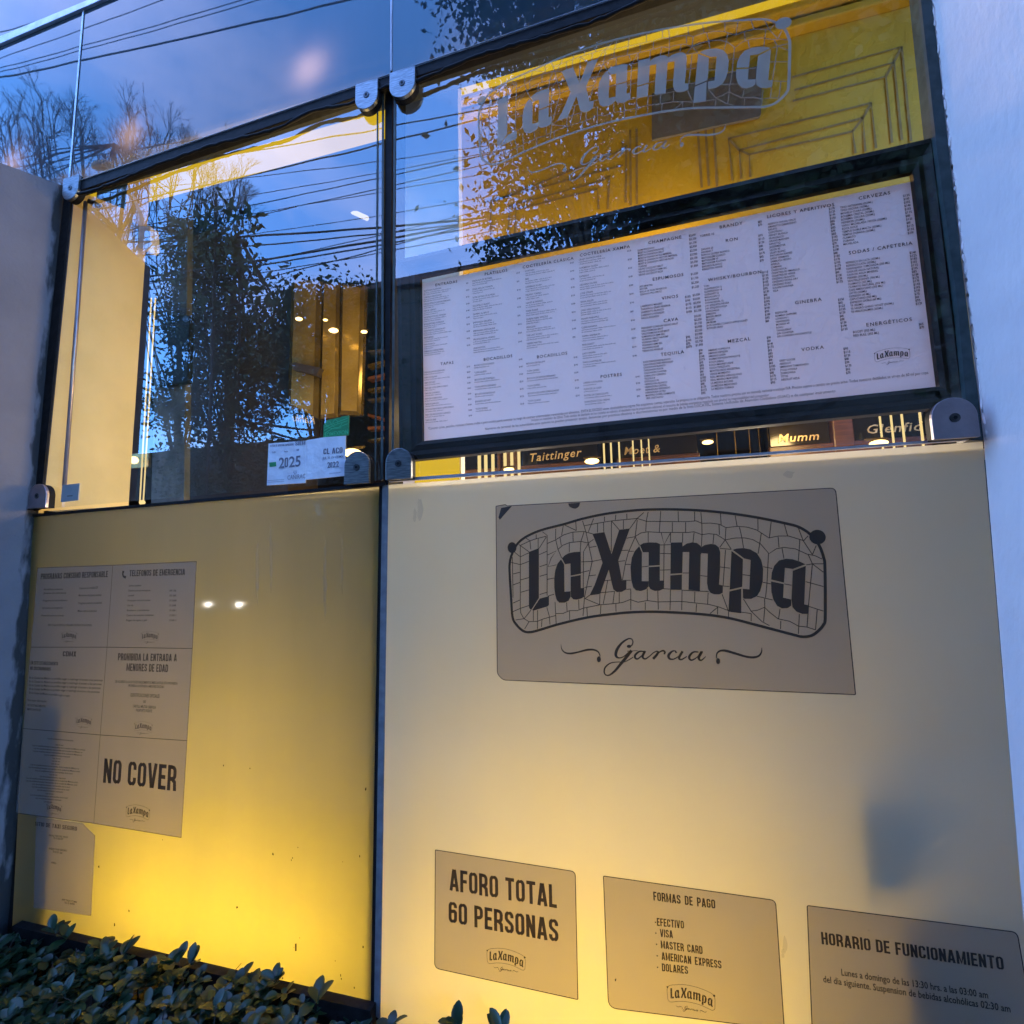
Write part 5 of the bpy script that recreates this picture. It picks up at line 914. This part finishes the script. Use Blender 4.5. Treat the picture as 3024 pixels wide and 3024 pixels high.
# ================================================================== THE STREET THE GLASS MIRRORS
def tree(loc, h, crowns, label, nleaf=9000, ls=.11, seed=1, trunk_r=.16, twigs=0, name='leafy_tree', big=0):
    random.seed(seed); loc = Vector(loc); t = thing(name, tuple(loc), label, 'tree', 'trees across the street')
    ztop = max(c[0].z for c in crowns); tp = [loc+Vector((.12*math.sin(i), .1*math.cos(i*1.7), (ztop-loc.z)*i/6)) for i in range(7)]
    MB().tube(tp, [trunk_r*(1-.11*i) for i in range(7)], 9).build('trunk', 'bark', t, smooth=True)
    lb_ = MB(); cr_ = MB(); tips = []
    for c, r in crowns:
        for k in range(max(5, int(len(crowns) and 60/len(crowns)))):
            d_ = Vector((random.gauss(0, 1), random.gauss(0, 1), random.gauss(0, 1))).normalized(); e = c+Vector((d_.x*r.x, d_.y*r.y, d_.z*r.z))*random.uniform(.45, 1.0)
            s_ = tp[random.randint(2, 6)]; m_ = s_.lerp(e, .5)+Vector((random.uniform(-.2, .2), random.uniform(-.2, .2), random.uniform(0, .3)))
            lb_.tube([s_, m_, e], [.05, .028, .01], 4, cap=False); tips.append(e)
    lb_.build('limbs', 'bark', t)
    if nleaf:
        cl_ = []
        for k in range(nleaf//28):
            c, r = random.choices(crowns, [q[1].x*q[1].z for q in crowns])[0]; d_ = Vector((random.gauss(0, 1), random.gauss(0, 1), random.gauss(0, 1))).normalized()
            cl_.append((c+Vector((d_.x*r.x, d_.y*r.y, d_.z*r.z))*(random.uniform(.25, 1.0)**.6), random.uniform(.12, .42)))
        for c, s_ in cl_:
            for q in range(28):
                p_ = c+Vector((random.gauss(0, s_), random.gauss(0, s_), random.gauss(0, s_*.8))); a = Vector((random.gauss(0, 1), random.gauss(0, 1), random.gauss(-.4, .8))).normalized(); b2 = a.cross(Vector((random.gauss(0, 1), random.gauss(0, 1), random.gauss(0, 1)))).normalized()
                l_ = ls*random.uniform(.6, 1.3); w_ = l_*.28
                cr_.add([p_, p_+a*l_*.45+b2*w_, p_+a*l_, p_+a*l_*.45-b2*w_], [(0, 1, 2, 3)])
        tag(cr_.build('crown', 'tree_leaf', t, fix=False), kind='stuff')
    if twigs:
        tw = MB()
        def grow(p_, d_, l_, r_, n_):
            e = p_+d_*l_; tw.tube([p_, p_.lerp(e, .5)+Vector((random.gauss(0, .02), random.gauss(0, .02), 0))*l_, e], [r_, r_*.8, r_*.6], 3, cap=False)
            if n_:
                for q in range(random.choice((2, 3, 3))):
                    nd = (d_+Vector((random.gauss(0, .42), random.gauss(0, .42), random.gauss(.12, .25)))).normalized(); grow(p_.lerp(e, random.uniform(.55, 1)), nd, l_*random.uniform(.6, .85), r_*.62, n_-1)
        for e in random.sample(tips, min(twigs, len(tips))):
            grow(e, (e-(loc+Vector((0, 0, h*.45)))).normalized()+Vector((0, 0, .5)), .9, .028, 4)
        tag(tw.build('twigs', 'bark', t), kind='stuff')
    return t
def V(*a): return Vector(a)
def crown(px, py, D, rx, rz, ry=None):
    return (MIR(px, py, D), V(rx, ry or rx*.8, rz))
# dark evergreen filling the middle of the left pane
c0 = MIR(690, 900, 11)
tree((c0.x, c0.y, 0), 9, [crown(640, 800, 11, 1.3, 1.5), crown(530, 930, 11, .9, 1.1), crown(520, 1180, 11, 1.0, 1.2), crown(760, 1050, 11, 1.3, 1.2), crown(660, 1000, 11, 1.8, 1.3), crown(690, 1180, 11, 2.1, 1.3), crown(690, 1400, 11, 2.4, 1.4), crown(560, 720, 11, .9, .8), crown(1060, 1330, 12, 1.6, 1.3)], 'dense dark evergreen reflected in the middle of the left pane', 27000, .14, 3)
tree((MIR(960, 900, 9).x, -9, 0), 7, [crown(930, 960, 9, 1.2, 1.1), crown(1030, 930, 9, .9, .9), crown(880, 1080, 9, 1.2, 1.0), crown(1000, 1110, 9, 1.6, 1.0)], 'loose leafy tree reflected beside the mullion in the left pane', 11000, .14, 5)
tree((MIR(560, 640, 16).x, -16, 0), 14, [crown(560, 690, 16, 3.2, 1.6), crown(400, 760, 16, 2.5, 1.8), crown(660, 660, 16, 1.5, 1.0)], 'bare twiggy tree reflected above the evergreen and in the fascia', 0, .1, 8, .22, 46, 'bare_tree')
def crf(px, py, D, rx, rz): return (MIRF(px, py, D), V(rx, rx*.7, rz))
tree((MIRF(330, 500, 13).x, -13, 0), 14, [crf(420, 560, 13, 1.9, 1.4), crf(300, 520, 13, 1.5, 1.6), crf(180, 470, 13, 1.2, 1.6), crf(60, 520, 13, 1.3, 1.6)], 'tall bare twiggy tree reflected along the bottom of the fascia', 0, .1, 12, .2, 60, 'bare_tree')
tree((MIR(330, 700, 15).x, -15, 0), 11, [crown(300, 760, 15, 2.2, 1.6), crown(180, 700, 15, 2.6, 1.7)], 'bare twiggy tree reflected at the far left of the fascia', 0, .1, 9, .2, 30, 'bare_tree')
# near street tree with the big crown mirrored in the right pane and the fascia
tree((1.9, -6.9, 0), 12, [crown(2180, 300, 6.4, 1.7, 2.0), crown(2450, 250, 6.6, 2.0, 2.2), crown(2260, 700, 7.5, 2.8, 1.8), crown(2900, 700, 7, 1.8, 2.2), crown(2700, 150, 7, 1.6, 1.8), crown(2300, 420, 6.5, 1.6, 1.2), crown(2050, 40, 6.6, 1.4, 1.0), crown(1500, 1000, 8.5, 1.6, 1.0)], 'large dense street tree mirrored dark over the right half of the menu pane', 60000, .24, 14, .24)
tree((-.6, -5.6, 0), 11, [crown(1610, 330, 5.2, .8, 1.0), crown(1550, 560, 5.4, .75, .8), crown(1760, 180, 5.6, 1.0, 1.2), crown(1540, 150, 5.8, .9, .9), crown(1490, 700, 6.0, .6, .6), crown(1730, 600, 6.0, 1.0, 1.0), crown(1480, 30, 6.2, 1.0, .7), crown(1880, 420, 5.8, .9, 1.1)], 'loose leafy street tree mirrored over the left part of the etched logo', 12000, .115, 24, .13)
# near branch with large star shaped leaves
t = thing('overhanging_branch', (MIR(640, 700, 4.2).x, -4.2, 0), 'slender young tree with large drooping leaves reflected high in the left pane', 'tree')
random.seed(31); bx = MB(); lf = MB(); p0 = MIR(600, 1500, 4.2); top = MIR(640, 590, 4.2); bx.tube([V(p0.x, -4.2, 0), V(p0.x+.05, -4.2, (top.z)*.5), V(top.x, -4.2, top.z)], [.04, .028, .01], 7)
cs = [(560, 640), (620, 600), (690, 610), (735, 640), (640, 680), (580, 720), (700, 720), (525, 700), (715, 760), (640, 790), (740, 660), (500, 800), (690, 840), (840, 860), (800, 880), (850, 840), (760, 900), (560, 860), (620, 900), (830, 900)]
for (x, y) in cs:
    c = MIR(x, y, 4.2); s_ = V(top.x, -4.2, c.z-.3); bx.tube([s_, s_.lerp(c, .6)+V(0, 0, .12), c], [.012, .008, .004], 4, cap=False)
    for q in range(20):
        o_ = c+V(random.gauss(0, .13), random.gauss(0, .12), random.gauss(0, .10)); a = V(random.gauss(0, 1), random.gauss(0, .6), random.gauss(-.9, .6)).normalized(); b2 = a.cross(V(0, 1, 0)+V(random.gauss(0, .4), 0, random.gauss(0, .4))).normalized(); l_ = random.uniform(.12, .2); w_ = l_*.17
        lf.add([o_, o_+a*l_*.3+b2*w_, o_+a*l_*.6+b2*w_*.9, o_+a*l_, o_+a*l_*.6-b2*w_*.9, o_+a*l_*.3-b2*w_], [(0, 1, 2, 3, 4, 5)])
bx.build('trunk', 'bark', t); tag(lf.build('crown', 'tree_leaf', t, fix=False), kind='stuff')
# overhead cables strung along the street
cabs = [((340, 610), (1140, 425), 7.5, .020), ((714, 612), (1143, 522), 8, .014), ((745, 640), (1143, 553), 8, .012), ((684, 702), (1143, 633), 8.2, .010), ((484, 814), (1143, 708), 8.4, .030), ((484, 830), (1143, 722), 8.4, .022), ((500, 850), (1143, 745), 8.6, .014), ((700, 900), (1143, 850), 8.8, .024), ((710, 945), (1143, 905), 9, .016), ((690, 790), (1143, 690), 8.3, .012), ((1165, 372), (1480, 312), 7.2, .016), ((1160, 470), (1440, 430), 7.6, .010), ((1160, 503), (1450, 448), 7.8, .010), ((1160, 562), (1500, 500), 8, .010), ((1160, 668), (1480, 640), 8.4, .03), ((1160, 685), (1480, 648), 8.4, .02), ((1160, 725), (1420, 655), 8.6, .016)]
NTH = ['first', 'second', 'third', 'fourth', 'fifth', 'sixth', 'seventh', 'eighth', 'ninth', 'tenth']
def cable(p0, p1, r, lab):
    d_ = (p1-p0).normalized(); L_ = 14; m_ = (p0+p1)/2; pts = []
    for k in range(-8, 9): s_ = k/8*L_; pts.append(m_+d_*s_+V(0, 0, .0022*s_*s_))
    tag(MB().tube(pts, r, 5).build('overhead_cable', 'cable'), lab, 'cable', 'overhead cables reflected in the glass')
for where, sel in (('the left clear pane', [c for c in cabs if c[0][0] < 1150]), ('the right clear pane', [c for c in cabs if c[0][0] > 1150])):
    for k, (a, c, Dp, r) in enumerate(sorted(sel, key=lambda q: q[1][1] if q[0][0] < 1150 else q[0][1])):
        cable(MIR(*a, Dp), MIR(*c, Dp), r*.8, '%s black street cable, %s from the top of those reflected in %s' % ('thick' if r > .018 else 'thin', NTH[k], where))
for k, (a, c, Dp, r) in enumerate((((0, 96), (267, 19), 8, .012), ((0, 174), (484, 0), 7.6, .010), ((0, 205), (696, 10), 7.3, .010), ((0, 217), (714, 20), 7.3, .010), ((0, 236), (1056, 0), 7, .020))):
    cable(MIRF(*a, Dp), MIRF(*c, Dp), r, '%s black street cable, %s from the top of those reflected in the fascia' % ('thick' if r > .018 else 'thin', NTH[k]))
# street lamp
hp = MIR(335, 542, 8.5); ap = MIR(398, 585, 8.5)
t = thing('street_lamp', (ap.x, ap.y, .12), 'grey cobra head street lamp reflected near the top left of the window', 'street lamp')
MB().tube([V(ap.x+.4, ap.y, .1), V(ap.x+.35, ap.y, ap.z-.7), ap], [.08, .06, .04], 8).build('pole', 'lamp_grey', t, smooth=True)
MB().tube([ap, ap.lerp(hp, .6), hp+V(.1, 0, 0)], [.04, .035, .03], 8).build('arm', 'lamp_grey', t, smooth=True)
MB().sphere(hp, .28, 14, sc=(1.3, .6, .35)).build('lamp_head', 'lamp_grey', t, smooth=True)
# parked car with lit headlights down the street
def car(hl, label):
    x, y = hl.x, hl.y; t = thing('parked_car', (x, y, 0), label, 'car'); prof = [(.0, .35), (.0, .75), (.25, .88), (1.1, .98), (1.75, 1.42), (3.1, 1.45), (3.8, 1.02), (4.3, .95), (4.35, .4)]
    # the car faces the shopfront
    mb = MB(); mb.slab([V(x-.85, y-p, z) for p, z in prof], (1.7, 0, 0)); mb.build('body', 'car_paint', t, bevel=.08)
    for sx in (-1, 1):
        for py in (.85, 3.4): MB().tube([V(x+sx*.72, y-py, .33), V(x+sx*.88, y-py, .33)], .33, 18).build('wheel', 'tyre', t)
        MB().sphere(V(x+sx*.6, y+.01, .66), .06, 12, sc=(1, .4, .9)).build('headlight', 'headlight', t, smooth=True)
    MB().slab([V(x-.72, y-1.16, 1.02), V(x+.72, y-1.16, 1.02), V(x+.62, y-1.72, 1.39), V(x-.62, y-1.72, 1.39)], (0, .01, .015)).build('windscreen', 'black_glass', t)
h1 = MIR(662, 1765, 11.5); car(V(h1.x, -11.5, 0), 'dark car with lit headlights across the street, mirrored in the left frosted panel')
# building across the street
hx0_, hx1_ = MIR(900, 800, 13).x, 12; hz_ = MIR(1200, 745, 13).z
t = thing('house', (0, -13, 0), 'tan two storey house with a hedge topped roof terrace across the street behind the trees', 'house')
MB().box((hx0_, -20, 0), (hx1_, -14.6, hz_-.3)).build('wall', 'facade_far', t); MB().box((hx0_-.3, -20.2, hz_-.3), (hx1_+.3, -14.3, hz_)).build('roof', 'wood', t)
bw = thing('boundary_wall', (-20, -14, 0), 'long plain tan boundary wall left of the house across the street', 'wall')
MB().box((-60, -14.6, 0), (hx0_-.4, -14.3, MIR(600, 1290, 13).z)).build('wall', 'facade_far', bw)
for k in range(7):
    for z in (1.0, 3.6):
        x = hx0_+1+k*3.1; w = MB().box((x, -14.62, z), (x+1.4, -14.57, z+1.5)).build('window', 'wood', t)
        o = MB().box((x+.08, -14.60, z+.08), (x+1.32, -14.55, z+1.42)).build('pane', 'black_glass', w)
tag(MB().slab([V(-60, -60, 0), V(60, -60, 0), V(60, -60, 9), V(20, -60, 11), V(-10, -60, 9), V(-60, -60, 10)], (0, -2, 0)).build('far_treeline', 'tree_leaf'), kind='stuff')
